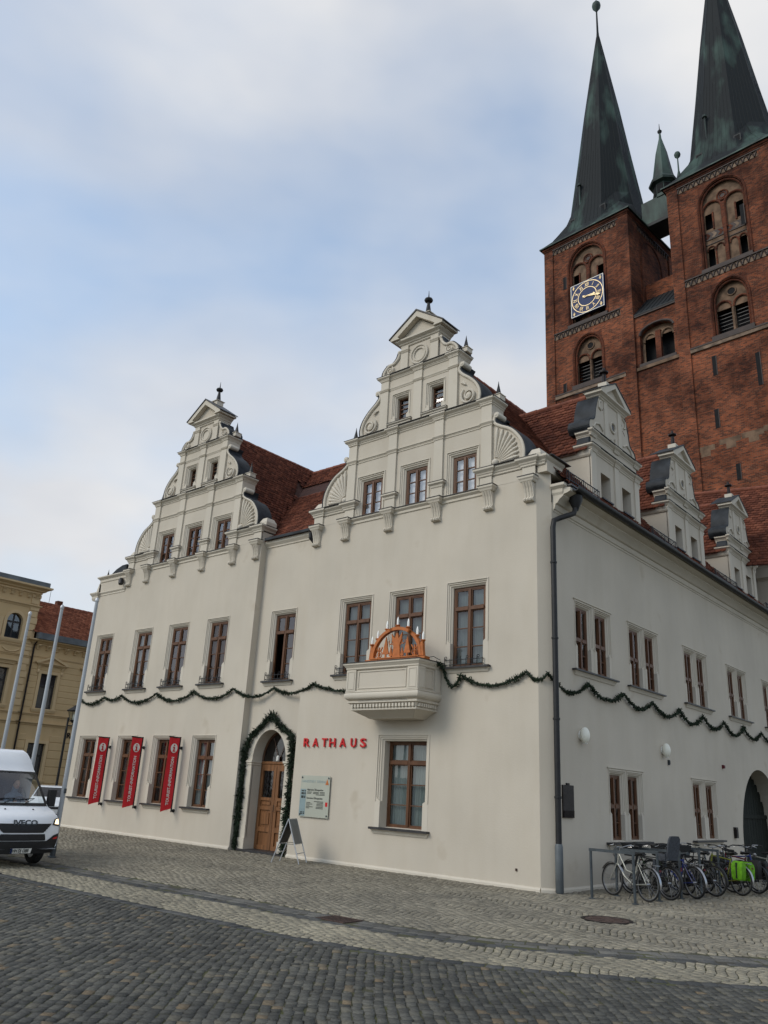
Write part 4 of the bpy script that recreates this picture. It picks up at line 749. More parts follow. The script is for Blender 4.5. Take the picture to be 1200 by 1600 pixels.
MB(TF).box(.03, .28, -.75, -.02, 8.90, 9.28).build('gable_return', 'plaster', HALL); MB(TF).cornice(.02, .22, -.78, -.0, CORN(9.07, 9.288, .12)).build('return_cornice', 'trim', HALL); MB(TF).box(.0, .42, -.95, -.02, 9.291, 9.303).build('return_flashing', 'slate', HALL)
# ---- oriel base with dentils
OT = TF; u0, u1, dd = -4.78, -2.58, .88
ob = MB(OT).box(u0+.03, u1-.03, -.01, dd-.03, 3.90, 4.48).build('oriel', 'plaster', HALL); sub = lambda m, n, mt='trim', sm=0: m.build(n, mt, ob, sm)
sub(MB(OT).cornice(u0, u1, -.01, dd, [(0, 4.44), (.02, 4.46), (.02, 4.49), (.06, 4.54), (.08, 4.56), (.08, 4.60)]), 'oriel_cornice'); sub(MB(OT).box(u0-.1, u1+.1, -.01, dd+.1, 4.601, 4.615), 'oriel_flashing', 'slate')
for a, b in ((u0, u0+.30), (u1-.30, u1)): sub(MB(OT).box(a, b, dd-.05, dd+.012, 3.94, 4.44), 'pilaster')
for a, b in ((dd-.26, dd), (.02, .24)): sub(MB(OT).box(u1-.05, u1+.012, a, b-.001, 3.94, 4.44), 'pilaster')
def pframe(m, f, a, b, c, d, t=.018):
    for q in ((a, b, c, c+t), (a, b, d-t, d), (a, a+t, c+t, d-t), (b-t, b, c+t, d-t)): f(*q)
pm = MB(OT); pframe(pm, lambda a, b, c, d: pm.box(a, b, dd-.04, dd-.012, c, d), u0+.36, u1-.36, 3.99, 4.40); pframe(pm, lambda a, b, c, d: pm.box(a, b, dd, dd+.022, c, d), u1-.26, u1-.04, 3.98, 4.41); pframe(pm, lambda a, b, c, d: pm.box(a, b, dd, dd+.022, c, d), u0+.04, u0+.26, 3.98, 4.41)
pframe(pm, lambda a, b, c, d: pm.box(u1, u1+.022, a, b, c, d), dd-.23, dd-.04, 3.98, 4.41); pframe(pm, lambda a, b, c, d: pm.box(u1-.04, u1-.012, a, b, c, d), .28, dd-.30, 3.99, 4.40); sub(pm, 'panel_moulding')
sub(MB(OT).cornice(u0, u1, -.01, dd, [(.0, 3.94), (.015, 3.93), (.015, 3.905), (.0, 3.90), (.025, 3.88), (.035, 3.84), (.025, 3.79), (-.01, 3.745), (-.06, 3.72), (-.06, 3.70)]), 'oriel_roll', 'trim', 50)
sub(MB(OT).box(u0+.38, u1-.32, dd-.08, dd-.045, 3.665, 3.70), 'drip_slot', 'iron')
sub(MB(OT).cornice(u0, u1, -.01, dd, [(-.06, 3.70), (-.035, 3.69), (-.035, 3.665), (-.09, 3.64), (-.12, 3.55), (-.17, 3.54)]), 'oriel_corbel')
n = 20
for i in range(n): uu_ = u0+.12+(u1-u0-.24)*(i+.5)/n; sub(MB(OT).box(uu_-.028, uu_+.028, dd-.13, dd-.055, 3.56, 3.635), 'dentil')
for i in range(8): yy = .08+(dd-.22)*(i+.5)/8; sub(MB(OT).box(u1-.13, u1-.055, yy-.028, yy+.028, 3.56, 3.635), 'dentil')
sub(MB(OT).cornice(u0, u1, -.01, dd, [(-.10, 3.545), (-.10, 3.50), (-.14, 3.49), (-.38, 3.36), (-.42, 3.33)]), 'oriel_foot')

# ------------------------------------------------------------------ church with two brick towers
CA = rad(-4.75); CB = (-14.85, 42.2)
CH = thing('brick_church', 'twin-towered red brick church with dark green copper spires and clock behind the town hall', 'church', (CB[0]*cos(CA)-CB[1]*sin(CA), CB[0]*sin(CA)+CB[1]*cos(CA), 0), CA)
def TC(n0): return lambda u, d, z: (u-CB[0], n0-d-CB[1], z)           # face looking to the square, plane n0
def TCS(a0): return lambda u, d, z: (a0+d-CB[0], u-CB[1], z)          # face looking along the side street, u = depth n
NF = 38.0; TWW = 8.4
def arch_pts(c, hw, zs, zc, n=14): return [(c-hw*cos(pi*i/n), zs+(zc-zs)*(sin(pi*i/n)**.85)) for i in range(n+1)]
def niche(parent, T, c, hw, z0, zs, zc, depth=.45, panel='ochre', fn=None):
    """round-headed recess: jambs, mouldings, back panel; returns its hole"""
    P = arch_pts(c, hw, zs, zc); m = MB(T)
    for (a, za), (b, zb) in zip(P, P[1:]): m.quad((a, -.12, za), (b, -.12, zb), (b, -.12, zc+.001), (a, -.12, zc+.001)); m.quad((a, -.12, za), (b, -.12, zb), (b, -depth-.12, zb), (a, -depth-.12, za))
    for u in (c-hw, c+hw): m.quad((u, -.12, z0), (u, -.12, zs), (u, -depth-.12, zs), (u, -depth-.12, z0))
    m.quad((c-hw, -.12, z0), (c+hw, -.12, z0), (c+hw, -depth-.12, z0+.1), (c-hw, -depth-.12, z0+.1))
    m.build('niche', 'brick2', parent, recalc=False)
    full = [(c-hw, -.10, z0)]+[(u, -.10, z) for u, z in P]+[(c+hw, -.10, z0)]
    for k, (off, r) in enumerate(((.12, .09), (-.10, .08))):
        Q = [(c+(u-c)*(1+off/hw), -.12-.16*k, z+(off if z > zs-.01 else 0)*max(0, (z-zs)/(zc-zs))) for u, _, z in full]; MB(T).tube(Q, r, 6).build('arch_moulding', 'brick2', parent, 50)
    return (c-hw, c+hw, z0, zc)
def frieze(parent, T, a, b, z0, z1, n):
    MB(T).box(a, b, -.13, -.115+.03, z0, z1).build('frieze_plaster', 'white_pl', parent)
    m = MB(T)
    for i in range(n):
        u0 = a+(b-a)*i/n; w = (b-a)/n
        for off in (0,):
            m.tube([(u0+w*.0, -.045, z0+.02), (u0+w*.25, -.04, z0+(z1-z0)*.72), (u0+w*.5, -.035, z1-.02), (u0+w*.75, -.04, z0+(z1-z0)*.72), (u0+w, -.045, z0+.02)], .055, 4)
    m.build('frieze_arches', 'bdark', parent)
    MB(T).box(a-.02, b+.02, -.13, .03, z1, z1+.09).build('frieze_ledge', 'bdark', parent)
def belfry_fill(parent, T, c, hw, z0, zs, zc, cover=None):
    D = -.50; P = arch_pts(c, hw, zs, zc, 18); pan = MB(T); half = hw-.18
    ops = []
    for s in (-1, 1):
        cc = c+s*hw*.5
        ops += [(cc+(-.62 if s < 0 else .08), cc+(-.12 if s < 0 else .58), z0+.15, z0+1.95), (cc+(-.62 if s < 0 else .06), cc+(-.08 if s < 0 else .60), zs-1.75, zs-.35)]
    pan.sheet(c-hw, c+hw, z0, zs, ops, D)
    for (a, za), (b, zb) in zip(P, P[1:]): pan.quad((a, D, zs), (b, D, zs), (b, D, zb), (a, D, za))
    pan.build('blind_panel', 'ochre', parent, recalc=False)
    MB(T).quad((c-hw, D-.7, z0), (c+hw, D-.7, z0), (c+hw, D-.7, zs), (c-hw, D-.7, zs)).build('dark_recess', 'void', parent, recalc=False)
    MB(T).box(c-.13, c+.13, D-.05, D+.22, z0, zs+.15).build('mullion', 'brick2', parent)
    for s in (-1, 1):
        cc = c+s*hw*.5; h2 = hw*.44
        MB(T).tube([(cc-h2, D+.1, zs-2.2)]+[(u, D+.1, z) for u, z in arch_pts(cc, h2, zs-.25, zs+.65, 12)]+[(cc+h2, D+.1, zs-2.2)], .10, 6).build('light_arch', 'brick2', parent, 50)
        for zq in (zs-2.75, z0+2.35): MB(T).box(cc-h2, cc+h2, D-.02, D+.06, zq, zq+.07).build('panel_ledge', 'bdark', parent)
        for q in range(3): MB(T).prism([(cc-h2+.5*q, zs-2.1), (cc-h2+.5*q+.25, zs-2.1), (cc-h2+.5*q+.45, zs-2.35), (cc-h2+.5*q+.25, zs-2.6), (cc-h2+.5*q, zs-2.6), (cc-h2+.5*q+.2, zs-2.35)], D-.02, D+.03).build('chevron', 'brick2' if q != 1 else 'white_pl', parent)
        MB(T).box(cc-h2, cc+h2, D-.02, D+.02, zs-2.66, zs-2.04).build('chevron_band', 'bdark', parent)
        MB(T).box(cc-.05, cc+.05, D-.02, D+.08, z0+.1, z0+2.0).build('colonnette', 'brick2', parent); MB(T).box(cc-.06, cc+.06, D-.02, D+.08, zs-1.9, zs-.3).build('colonnette', 'brick2', parent)
        for k in (-.34, .34): MB(T).tube([(u, D+.06, z) for u, z in arch_pts(cc+k, .30, z0+1.75, z0+2.15, 8)], .055, 5).build('small_arch', 'brick2', parent)
    o = MB(T); o.torus((c, D+.06, zs+.85), (0, 1, 0), .42, .07, 22, 5); o.torus((c, D+.04, zs+.85), (0, 1, 0), .24, .05, 18, 5); o.build('roundel', 'brick2', parent, 50)
    MB(T).rings([[(c+r*cos(2*pi*i/20), D+.03, zs+.85+r*sin(2*pi*i/20)) for i in range(20)] for r in (.4, .01)], False).build('roundel_field', 'bdark', parent)
def low_fill(parent, T, c, hw, z0, zs, zc):
    D = -.55; P = arch_pts(c, hw, zs, zc, 18); pan = MB(T)
    w = hw*.40; ops = [(c-s_*hw*.5-w, c-s_*hw*.5+w, z0, zs-.25) for s_ in (1, -1)]
    pan.sheet(c-hw, c+hw, z0, zs, ops, D)
    for (a, za), (b, zb) in zip(P, P[1:]): pan.quad((a, D, zs), (b, D, zs), (b, D, zb), (a, D, za))
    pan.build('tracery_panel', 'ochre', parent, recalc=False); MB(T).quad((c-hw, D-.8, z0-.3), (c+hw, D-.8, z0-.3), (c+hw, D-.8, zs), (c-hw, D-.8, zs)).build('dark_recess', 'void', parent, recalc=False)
    MB(T).lathe(c, D+.05, [(.14, z0), (.10, z0+.1), (.10, zs-.15), (.16, zs)], 8).build('colonnette', 'ochre', parent)
    for s in (-1, 1): cc = c+s*hw*.5; MB(T).tube([(u, D+.08, z) for u, z in arch_pts(cc, hw*.45, zs-.3, zs+.42, 12)], .09, 6).build('light_arch', 'brick2', parent, 50)
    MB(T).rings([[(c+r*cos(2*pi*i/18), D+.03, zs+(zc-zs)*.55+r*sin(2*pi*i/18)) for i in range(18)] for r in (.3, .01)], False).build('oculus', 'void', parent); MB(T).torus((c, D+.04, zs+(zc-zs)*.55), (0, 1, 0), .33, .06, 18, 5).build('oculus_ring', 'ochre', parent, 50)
    for s in (-1, 1):
        for k in range(7): MB(T).box(c+s*hw*.5-w, c+s*hw*.5+w, D-.28, D-.2, z0+.12+k*(zs-z0-.4)/7, z0+.17+k*(zs-z0-.4)/7).build('louvre', 'slate', parent)
def tower(a0, clock):
    a1 = a0+TWW; c = (a0+a1)/2; n1 = NF+TWW; T = TC(NF); Z = 49.75
    tw = MB().box(a0+.11-CB[0], a1-.11-CB[0], NF+1.6-CB[1], n1-.11-CB[1], 0, Z).build('tower', 'brick', CH)
    hs = [niche(tw, T, c+.05, 1.75, 40.75, 46.3, 48.45), niche(tw, T, c-.05, 1.33, 34.75, 37.3, 39.25)]
    MB(T).sheet(a0+.9, a1-.9, 18, Z, hs, -.12).build('tower_face', 'brick', tw, recalc=False)
    MB(T).box(a0+.9, a1-.9, -.6, -.12, 0, 18).build('tower_base', 'brick', tw)
    for u in (a0, a1-.9): MB(T).box(u, u+.9, -1.7, 0, 0, Z).build('corner_pier', 'brick', tw)
    belfry_fill(tw, T, c+.05, 1.75, 40.75, 46.3, 48.45); low_fill(tw, T, c-.05, 1.33, 34.75, 37.3, 39.25)
    frieze(tw, T, a0+.9, a1-.9, 48.85, 49.32, 15); frieze(tw, T, a0+.9, a1-.9, 39.88, 40.40, 15)
    MB(T).box(a0+.9, a1-.9, -.13, .02, 34.02, 34.30).build('ledge', 'white_pl', tw); MB(T).prism([(a0+.9, 34.30), (a1-.9, 34.30), (a1-.9, 34.42), (a0+.9, 34.42)], -.13, .06).build('ledge_cap', 'bdark', tw)
    MB(T).prism([(c-1.6, 34.43), (c+1.5, 34.43), (c+1.5, 34.75), (c-1.6, 34.75)], -.13, .05).build('window_ledge', 'bdark', tw); MB(T).box(c-1.9, c+1.95, -.13, .03, 40.50, 40.76).build('window_ledge', 'bdark', tw)
    MB(T).cornice(a0, a1, -TWW, 0, [(0, 49.42), (.06, 49.48), (.06, 49.55), (.16, 49.62), (.16, 49.78)]).build('eaves_moulding', 'brick2', tw)
    # side face towards the street
    U = TCS(a1); q = NF+TWW/2
    h2 = [niche(tw, U, q, 1.75, 40.75, 46.3, 48.45), niche(tw, U, q, 1.33, 34.75, 37.3, 39.25)]
    MB(U).sheet(NF+.9, n1-.9, 18, Z, h2, -.12).build('tower_face', 'brick', tw, recalc=False); belfry_fill(tw, U, q, 1.75, 40.75, 46.3, 48.45); low_fill(tw, U, q, 1.33, 34.75, 37.3, 39.25)
    for u in (NF, n1-.9): MB(U).box(u+.003, u+.9, -1.1, -.002, 0, Z-.01).build('corner_pier', 'brick', tw)
    frieze(tw, U, NF+.9, n1-.9, 48.85, 49.32, 15); frieze(tw, U, NF+.9, n1-.9, 39.88, 40.40, 15)
    sl = [(-23., 45.35, .65), (-23.25, 34.95, .4), (-10.55, 32.45, .8), (-7.5, 31.1, 1.3), (-10.73, 28.2, .75), (-9.6, 23.8, .6), (-19.2, 30, .7), (-7.4, 44.3, .9)]
    for u, z, h in sl:
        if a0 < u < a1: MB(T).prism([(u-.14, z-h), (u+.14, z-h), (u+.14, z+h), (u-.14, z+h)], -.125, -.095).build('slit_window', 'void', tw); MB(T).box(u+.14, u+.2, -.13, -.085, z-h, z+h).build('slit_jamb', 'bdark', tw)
    # broach spire
    mc = NF+TWW/2; e = TWW/2+.28
    def ring(h, z, k):  # k=0 square, 1 octagon
        out = []
        for i in range(16):
            a = 2*pi*i/16+pi/16*0; x, y = cos(a), sin(a); sqr = 1/max(abs(x), abs(y)); b = (a+pi/8) % (pi/4)-pi/8; octr = 1/cos(b)*1.0
            r = h*(sqr*(1-k)+octr*k); out.append((c+r*x-CB[0], mc+r*y-CB[1], z))
        return out
    S = MB(); S.rings([ring(e, 49.78, 0), ring(e-.02, 49.9, 0), ring(3.90, 50.9, .25), ring(3.46, 52.5, .7), ring(3.14, 54.2, 1), ring(2.38, 60., 1), ring(1.56, 66.6, 1), ring(.73, 72.6, 1), ring(.14, 76.8, 1), ring(.10, 77.5, 1), ring(.07, 80.6, 1)])
    sp = S.build('spire', 'copper', tw)
    seam = MB()
    for i in range(16):
        for f in (0, .25, .5, .75):
            pts = []
            for (h, z, k) in ((3.90, 50.9, .25), (3.46, 52.5, .7), (3.14, 54.2, 1), (2.38, 60., 1), (1.56, 66.6, 1), (.73, 72.6, 1), (.14, 76.8, 1)):
                r = ring(h, z, k); p, q2 = Vector(r[i]), Vector(r[(i+1) % 16]); pts.append(p.lerp(q2, f))
            seam.tube(pts if f == 0 else pts[:5 if f == .5 else 4], .022, 4, False)
    seam.build('standing_seams', 'copper', sp, kind='stuff', recalc=False)
    br = MB().lathe(c-CB[0], mc-CB[1], [(.10, 80.4), (.2, 80.6), (.42, 80.95), (.45, 81.2), (.42, 81.45), (.2, 81.75), (.05, 81.9), (.03, 83.2)], 12); br.build('spire_ball', 'copper_green', sp, 40)
    gr = MB(TC(NF-.28))
    for u in (c-1.5, c+1.6):
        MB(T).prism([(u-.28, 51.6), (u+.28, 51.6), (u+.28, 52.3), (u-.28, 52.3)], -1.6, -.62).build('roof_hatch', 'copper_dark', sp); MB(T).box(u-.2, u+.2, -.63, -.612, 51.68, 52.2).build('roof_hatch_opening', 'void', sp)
    MB(T).lathe(c-.9, -1.05, [(.07, 53.0), (.07, 56.0), (.2, 56.05), (.16, 56.25), (.02, 56.4)], 8).build('lightning_stack', 'copper_green', sp)
    return tw
tL = tower(-25.03, True); tR = tower(-13.08, False)
# copper skirts: verdigris sheets along the foot of each spire
for a0, tw in ((-25.03, tL), (-13.08, tR)):
    c = a0+TWW/2; e = TWW/2+.30; T = TC(NF+TWW/2)
    m = MB(T); m.box(c-e-.02, c+e+.02, -e-.02, e+.02, 49.785, 49.90); m.build('copper_eaves', 'copper_green', tw)
# clock on the left tower
TK = TC(NF-.06); kc, kz, kh = -20.68, 42.90, 1.60
ck = MB(TK).box(kc-kh, kc+kh, -.25, .02, kz-kh, kz+kh).build('clock', 'navy', CH)
def kring(r0, r1, d, nm, mt):
    MB(TK).rings([[(kc+r*cos(2*pi*i/48), d_, kz+r*sin(2*pi*i/48)) for i in range(48)] for r, d_ in ((r0, d), (r1, d), (r1, d-.02), (r0, d-.02))]+[[(kc+r0*cos(2*pi*i/48), d, kz+r0*sin(2*pi*i/48)) for i in range(48)]], False).build(nm, mt, ck)
for a in ((kc-kh, kc+kh, kz+kh-.055, kz+kh), (kc-kh, kc+kh, kz-kh, kz-kh+.055), (kc-kh, kc-kh+.055, kz-kh+.055, kz+kh-.055), (kc+kh-.055, kc+kh, kz-kh+.055, kz+kh-.055)): MB(TK).box(a[0], a[1], .02, .05, a[2], a[3]).build('clock_border', 'paintw', ck)
kring(1.47, 1.53, .04, 'outer_ring', 'gold'); kring(.86, .92, .04, 'inner_ring', 'gold')
for i, tx in enumerate(('XII', 'I', 'II', 'III', 'IIII', 'V', 'VI', 'VII', 'VIII', 'IX', 'X', 'XI')):
    a = pi/2-2*pi*i/12; rr = 1.0
    def TN(u, d, z, a=a):
        ux, uz = cos(a-pi/2), sin(a-pi/2); return TK(kc+ux*u-uz*z*1.0+0, d, kz+uz*u+ux*z)
    text_mesh(tx, .52, lambda u, d, z, a=a: TN(u, d, z+rr), 0, 0, .035, .012, 'CENTER', sx=.62, bold=.002).build('numeral', 'gold', ck, recalc=False)
for i in range(4):
    su, sz = (-1, 1)[i % 2], (-1, 1)[i//2]; o = MB(TK); o.torus((kc+su*1.31, .04, kz+sz*1.31), (0, 1, 0), .10, .03, 12, 4); o.box(kc+su*1.31-.04, kc+su*1.31+.04, .02, .05, kz+sz*1.31-.17, kz+sz*1.31+.17); o.build('corner_ornament', 'gold', ck)
def hand(a, l, w, tail):
    ux, uz = sin(a), cos(a); p = lambda r, s: (kc+ux*r-uz*s, kz+uz*r+ux*s)
    MB(TK).prism([p(-tail, -w*1.3), p(-tail, w*1.3), p(0, w*.8), p(l*.72, w*.8), p(l*.78, w*2), p(l, 0), p(l*.78, -w*2), p(l*.72, -w*.8), p(0, -w*.8)], .07, .10).build('clock_hand', 'gold', ck)
hand(rad(104), 1.36, .06, .42); hand(rad(93), .82, .075, .3)
MB(TK).lathe(kc, .1, [(.01, kz), (.01, kz)], 6)
# centre bay between the towers: wall, lean-to roof, twin window, bridge and lantern turret
T = TC(NF+.22); ma, mz = -16.63, -13.08; mc_ = (ma+mz)/2
mid = MB(T); hm = (mc_-1.42, mc_+1.42, 34.7, 37.95); mid.sheet(ma, mz, 0, 39.2, [hm])
P = [(mc_-1.42*cos(pi*i/16), 37.2+.75*sin(pi*i/16)) for i in range(17)]
for (a, za), (b, zb) in zip(P, P[1:]): mid.quad((a, 0, za), (b, 0, zb), (b, 0, 37.951), (a, 0, 37.951)); mid.quad((a, 0, za), (b, 0, zb), (b, -.6, zb), (a, -.6, za))
for u in (mc_-1.42, mc_+1.42): mid.quad((u, 0, 34.7), (u, 0, 37.2), (u, -.6, 37.2), (u, -.6, 34.7))
mo = mid.build('centre_bay', 'brick', CH, recalc=False)
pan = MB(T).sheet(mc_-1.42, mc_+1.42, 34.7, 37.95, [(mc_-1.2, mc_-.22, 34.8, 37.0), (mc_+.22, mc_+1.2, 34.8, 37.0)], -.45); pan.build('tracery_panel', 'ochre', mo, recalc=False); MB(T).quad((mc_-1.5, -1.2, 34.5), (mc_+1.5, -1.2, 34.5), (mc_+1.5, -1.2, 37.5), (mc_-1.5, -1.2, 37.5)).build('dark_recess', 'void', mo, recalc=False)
MB(T).box(mc_-.22, mc_+.22, -.5, -.2, 34.7, 37.4).build('mullion', 'brick2', mo); MB(T).tube([(u, -.05, z+.1) for u, z in P], .12, 6).build('arch_moulding', 'bdark', mo, 50)
for s in (-1, 1): MB(T).tube([(u, -.40, z) for u, z in arch_pts(mc_+s*.71, .52, 36.75, 37.4, 10)], .09, 6).build('light_arch', 'ochre', mo, 50)
MB(T).box(ma, mz, -.05, .12, 34.15, 34.42).build('ledge', 'ochre', mo); MB(T).box(ma+.25, mz-.25, -.4, .08, 34.43, 34.70).build('window_ledge', 'bdark', mo)
MB(T).box(ma, mz, -.3, .12, 39.05, 39.22).build('roof_edge', 'bdark', mo); MB(T).add([(ma, .15, 39.2), (mz, .15, 39.2), (mz, -2.6, 42.2), (ma, -2.6, 42.2), (ma, .15, 39.3), (mz, .15, 39.3), (mz, -2.6, 42.3), (ma, -2.6, 42.3)], [(0, 1, 2, 3), (4, 5, 6, 7), (0, 1, 5, 4)]).build('lean_to_roof', 'copper_dark', mo)
rs = MB(T)
for i in range(8): u = ma+.2+i*.45; rs.tube([(u, .15, 39.33), (u, -2.6, 42.33)], .03, 4)
rs.build('roof_seams', 'copper_dark', mo, kind='stuff')
MB(TC(NF+2.6)).box(ma, mz, -6, 0, 30, 43.5).build('rear_bay', 'brick', CH)
B = MB(TC(NF+3.2)); B.prism([(ma-.2, 50.1), (mz+.2, 50.1), (mz+.2, 52.5), (ma-.2, 52.5)], -2.2, 0); bo = B.build('tower_bridge', 'copper_green', CH)
MB(TC(NF+3.2)).box(ma, mz, -2.2, .03, 49.8, 50.1).build('bridge_beam', 'copper_dark', bo)
fx, fy = -14.95-CB[0], NF+3.9-CB[1]; fl = MB(); fl.lathe(fx, fy, [(.85, 52.4), (.85, 53.8), (1.25, 53.9), (1.3, 54.1), (1.0, 54.5), (.85, 55.2), (.5, 57.6), (.12, 59.3), (.08, 59.9)], 8, rot=pi/8); flo = fl.build('lantern_turret', 'copper_green', CH)
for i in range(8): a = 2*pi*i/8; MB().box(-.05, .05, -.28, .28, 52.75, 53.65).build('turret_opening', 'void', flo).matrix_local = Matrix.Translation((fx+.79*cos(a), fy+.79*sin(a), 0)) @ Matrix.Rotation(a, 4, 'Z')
MB().lathe(fx, fy, [(.05, 59.8), (.2, 60.05), (.2, 60.15), (.05, 60.35), (.02, 61)], 10).build('turret_ball', 'copper_dark', flo, 40)
for ax, az, h in ((-15.75, 52.4, 2.1), (-12.3, 51.2, 2.6)): MB().lathe(ax-CB[0], NF+(3.6 if ax < -14 else 1.0)-CB[1], [(.34, az-1), (.22, az), (.07, az+.8), (.05, az+h-.5), (.22, az+h-.3), (.27, az+h-.1), (.2, az+h+.1), (.02, az+h+.2)], 10).build('ball_pinnacle', 'copper_green', CH, 40)
for u, z in ((-11.8, 25.9), (-9.97, 26.1), (-8.4, 26.15), (-6.9, 26.3)): MB(TC(NF)).prism([(u-.75, z), (u+.75, z), (u+.75, z+.42), (u-.75, z+.42)], -.13, -.112).build('pale_stone', 'ochre', tR); MB(TC(NF)).prism([(u-.3, z-.4), (u+.4, z-.4), (u+.4, z-.001), (u-.3, z-.001)], -.13, -.113).build('pale_stone', 'ochre', tR)

# ------------------------------------------------------------------ yellow houses across the street
YX = -34.0; TY_ = lambda u, d, z: (YX+d, u, z)
def yellow_house(name, label, a, b, H, wins, gf, string, rust, tall):
    h = thing(name, label, 'house', (YX, (a+b)/2, 0)); lx, ly = YX, (a+b)/2
    T = lambda u, d, z: (d, u-ly, z); hs = []
    def win(c, w, z0, z1, arched=False):
        mh = z1-z0
        F = MB(T); F.box(c-w/2, c-w/2+.07, -.2, -.14, z0, z1); F.box(c+w/2-.07, c+w/2, -.2, -.14, z0, z1); F.box(c-w/2+.07, c+w/2-.07, -.2, -.14, z1-.07, z1); F.box(c-w/2+.07, c+w/2-.07, -.2, -.14, z0, z0+.08); F.box(c-.035, c+.035, -.2, -.13, z0+.08, z1-.07)
        zt = z0+mh*.66
        for q0, q1 in ((c-w/2+.07, c-.035), (c+.035, c+w/2-.07)): F.box(q0, q1, -.2, -.13, zt-.05, zt+.05)
        W = F.build('window', 'slate' if not gf else 'slate', h)
        for q0, q1 in ((c-w/2+.07, c-.035), (c+.035, c+w/2-.07)):
            for za, zb in ((z0+.08, zt-.05), (zt+.05, z1-.07)): MB(T).quad((q0, -.17, za), (q1, -.17, za), (q1, -.17, zb), (q0, -.17, zb)).build('pane', 'glass', W, recalc=False)
        MB(T).quad((c-w/2, -.30, z0), (c+w/2, -.30, z0), (c+w/2, -.30, z1), (c-w/2, -.30, z1)).build('curtain_backing', 'seatgrey', W, recalc=False)
        S = MB(T)
        for u in (c-w/2, c+w/2): S.quad((u, 0, z0), (u, 0, z1), (u, -.3, z1), (u, -.3, z0))
        S.quad((c-w/2, 0, z1), (c+w/2, 0, z1), (c+w/2, -.3, z1), (c-w/2, -.3, z1)); S.quad((c-w/2, 0, z0), (c+w/2, 0, z0), (c+w/2, -.3, z0), (c-w/2, -.3, z0)); S.build('reveal', 'yellow', W, recalc=False)
        A = MB(T)
        for q in ((c-w/2-.16, c-w/2, z0, z1+.16), (c+w/2, c+w/2+.16, z0, z1+.16), (c-w/2, c+w/2, z1, z1+.16)): A.box(q[0], q[1], -.01, .06, q[2], q[3])
        if arched:
            A = MB(T); n = 12
            P = [(c-w/2*cos(pi*i/n), z1-w/2+w/2*sin(pi*i/n)) for i in range(n+1)]; O = [(c-(w/2+.16)*cos(pi*i/n), z1-w/2+(w/2+.16)*sin(pi*i/n)) for i in range(n+1)]
            for i in range(n): A.prism([P[i], P[i+1], O[i+1], O[i]], -.01, .06)
            for i in range(n): A.prism([P[i], P[i+1], (P[i+1][0], z1+.002), (P[i][0], z1+.002)], -.25, -.005)
            for s in (-1, 1): A.box(c+s*(w/2+.08)-.08, c+s*(w/2+.08)+.08, -.01, .06, z0, z1-w/2)
        A.build('surround', 'yellow2', W)
        MB(T).cornice(c-w/2-.18, c+w/2+.18, -.01, .05, [(0, z0-.2), (.02, z0-.15), (.05, z0-.06), (.05, z0)]).build('sill', 'yellow2', W)
        return W
    for (c, w, z0, z1, kind) in wins:
        W = win(c, w, z0, z1, kind == 'arch'); hs.append((c-w/2, c+w/2, z0, z1))
        if kind == 'ped':
            MB(T).cornice(c-w/2-.3, c+w/2+.3, -.01, .1, CORN(z1+.42, z1+.54, .12)).build('pediment_cornice', 'yellow2', W)
            p = MB(T); p.prism([(c-w/2-.42, z1+.545), (c+w/2+.42, z1+.545), (c, z1+.86)], -.01, .08)
            for s in (-1, 1): p.prism([(c+s*(w/2+.46), z1+.545), (c+s*(w/2+.46), z1+.60), (c, z1+.95), (c, z1+.86), (c+s*(w/2+.3), z1+.545)], -.01, .22)
            p.build('pediment', 'yellow2', W)
            for s in (-1, 1): MB(T).uprofile([(0, z1+.02), (.08, z1+.02), (.1, z1+.12), (.06, z1+.2), (.16, z1+.4), (0, z1+.42)], c+s*(w/2+.2)-.07, c+s*(w/2+.2)+.07).build('console', 'yellow2', W)
        if kind == 'flat':
            MB(T).cornice(c-w/2-.2, c+w/2+.2, -.01, .08, CORN(z1+.2, z1+.45, .14)).build('window_hood', 'yellow2', W)
    MB(T).sheet(a, b, 0, H, hs).build('wall', 'yellow', h, recalc=False)
    sd_ = MB(T); sd_.quad((b, 0, 0), (b, -9, 0), (b, -9, H), (b, 0, H)); sd_.quad((a, 0, 0), (a, -9, 0), (a, -9, H), (a, 0, H)); sd_.quad((a, -9, 0), (b, -9, 0), (b, -9, H), (a, -9, H)); sd_.build('side_wall', 'yellow', h, recalc=False)
    for z, p, t in string: MB(T).cornice(a, b, -.01, .02, CORN(z, z+t, p)).build('string_course', 'yellow2', h)
    # rusticated courses: each block proud of the joints
    for (u0, u1, z0, z1, st, pr) in rust:
        z = z0; k = 0
        while z < z1-.05:
            zz = min(z+st, z1); x0 = u0; x1 = u1
            segs = [(x0, x1)]
            for hh in hs:
                if hh[2]-.25 < (z+zz)/2 < hh[3]+.3:
                    ns = []
                    for p0, p1 in segs:
                        l, r = hh[0]-.2, hh[1]+.2
                        if r <= p0 or l >= p1: ns.append((p0, p1))
                        else:
                            if l > p0: ns.append((p0, l))
                            if r < p1: ns.append((r, p1))
                    segs = ns
            for p0, p1 in segs:
                ex = (.10 if (st < .5 and pr > .04 and k % 2) else 0)
                if p1-p0 > .08: MB(T).cornice(p0, p1-ex, -.005, pr-.012, [(0, z+.03), (.012, z+.045), (.012, zz-.015), (0, zz)]).build('rusticated_block', 'yellow2' if pr > .04 else 'yellow', h)
            z = zz; k += 1
    return h, T
W1 = [(u, .95, 4.95, 6.78, 'ped') for u in (6.40, 9.05, 11.7)]+[(u, .98, 1.32, 3.16, '') for u in (6.42, 9.05, 11.7)]
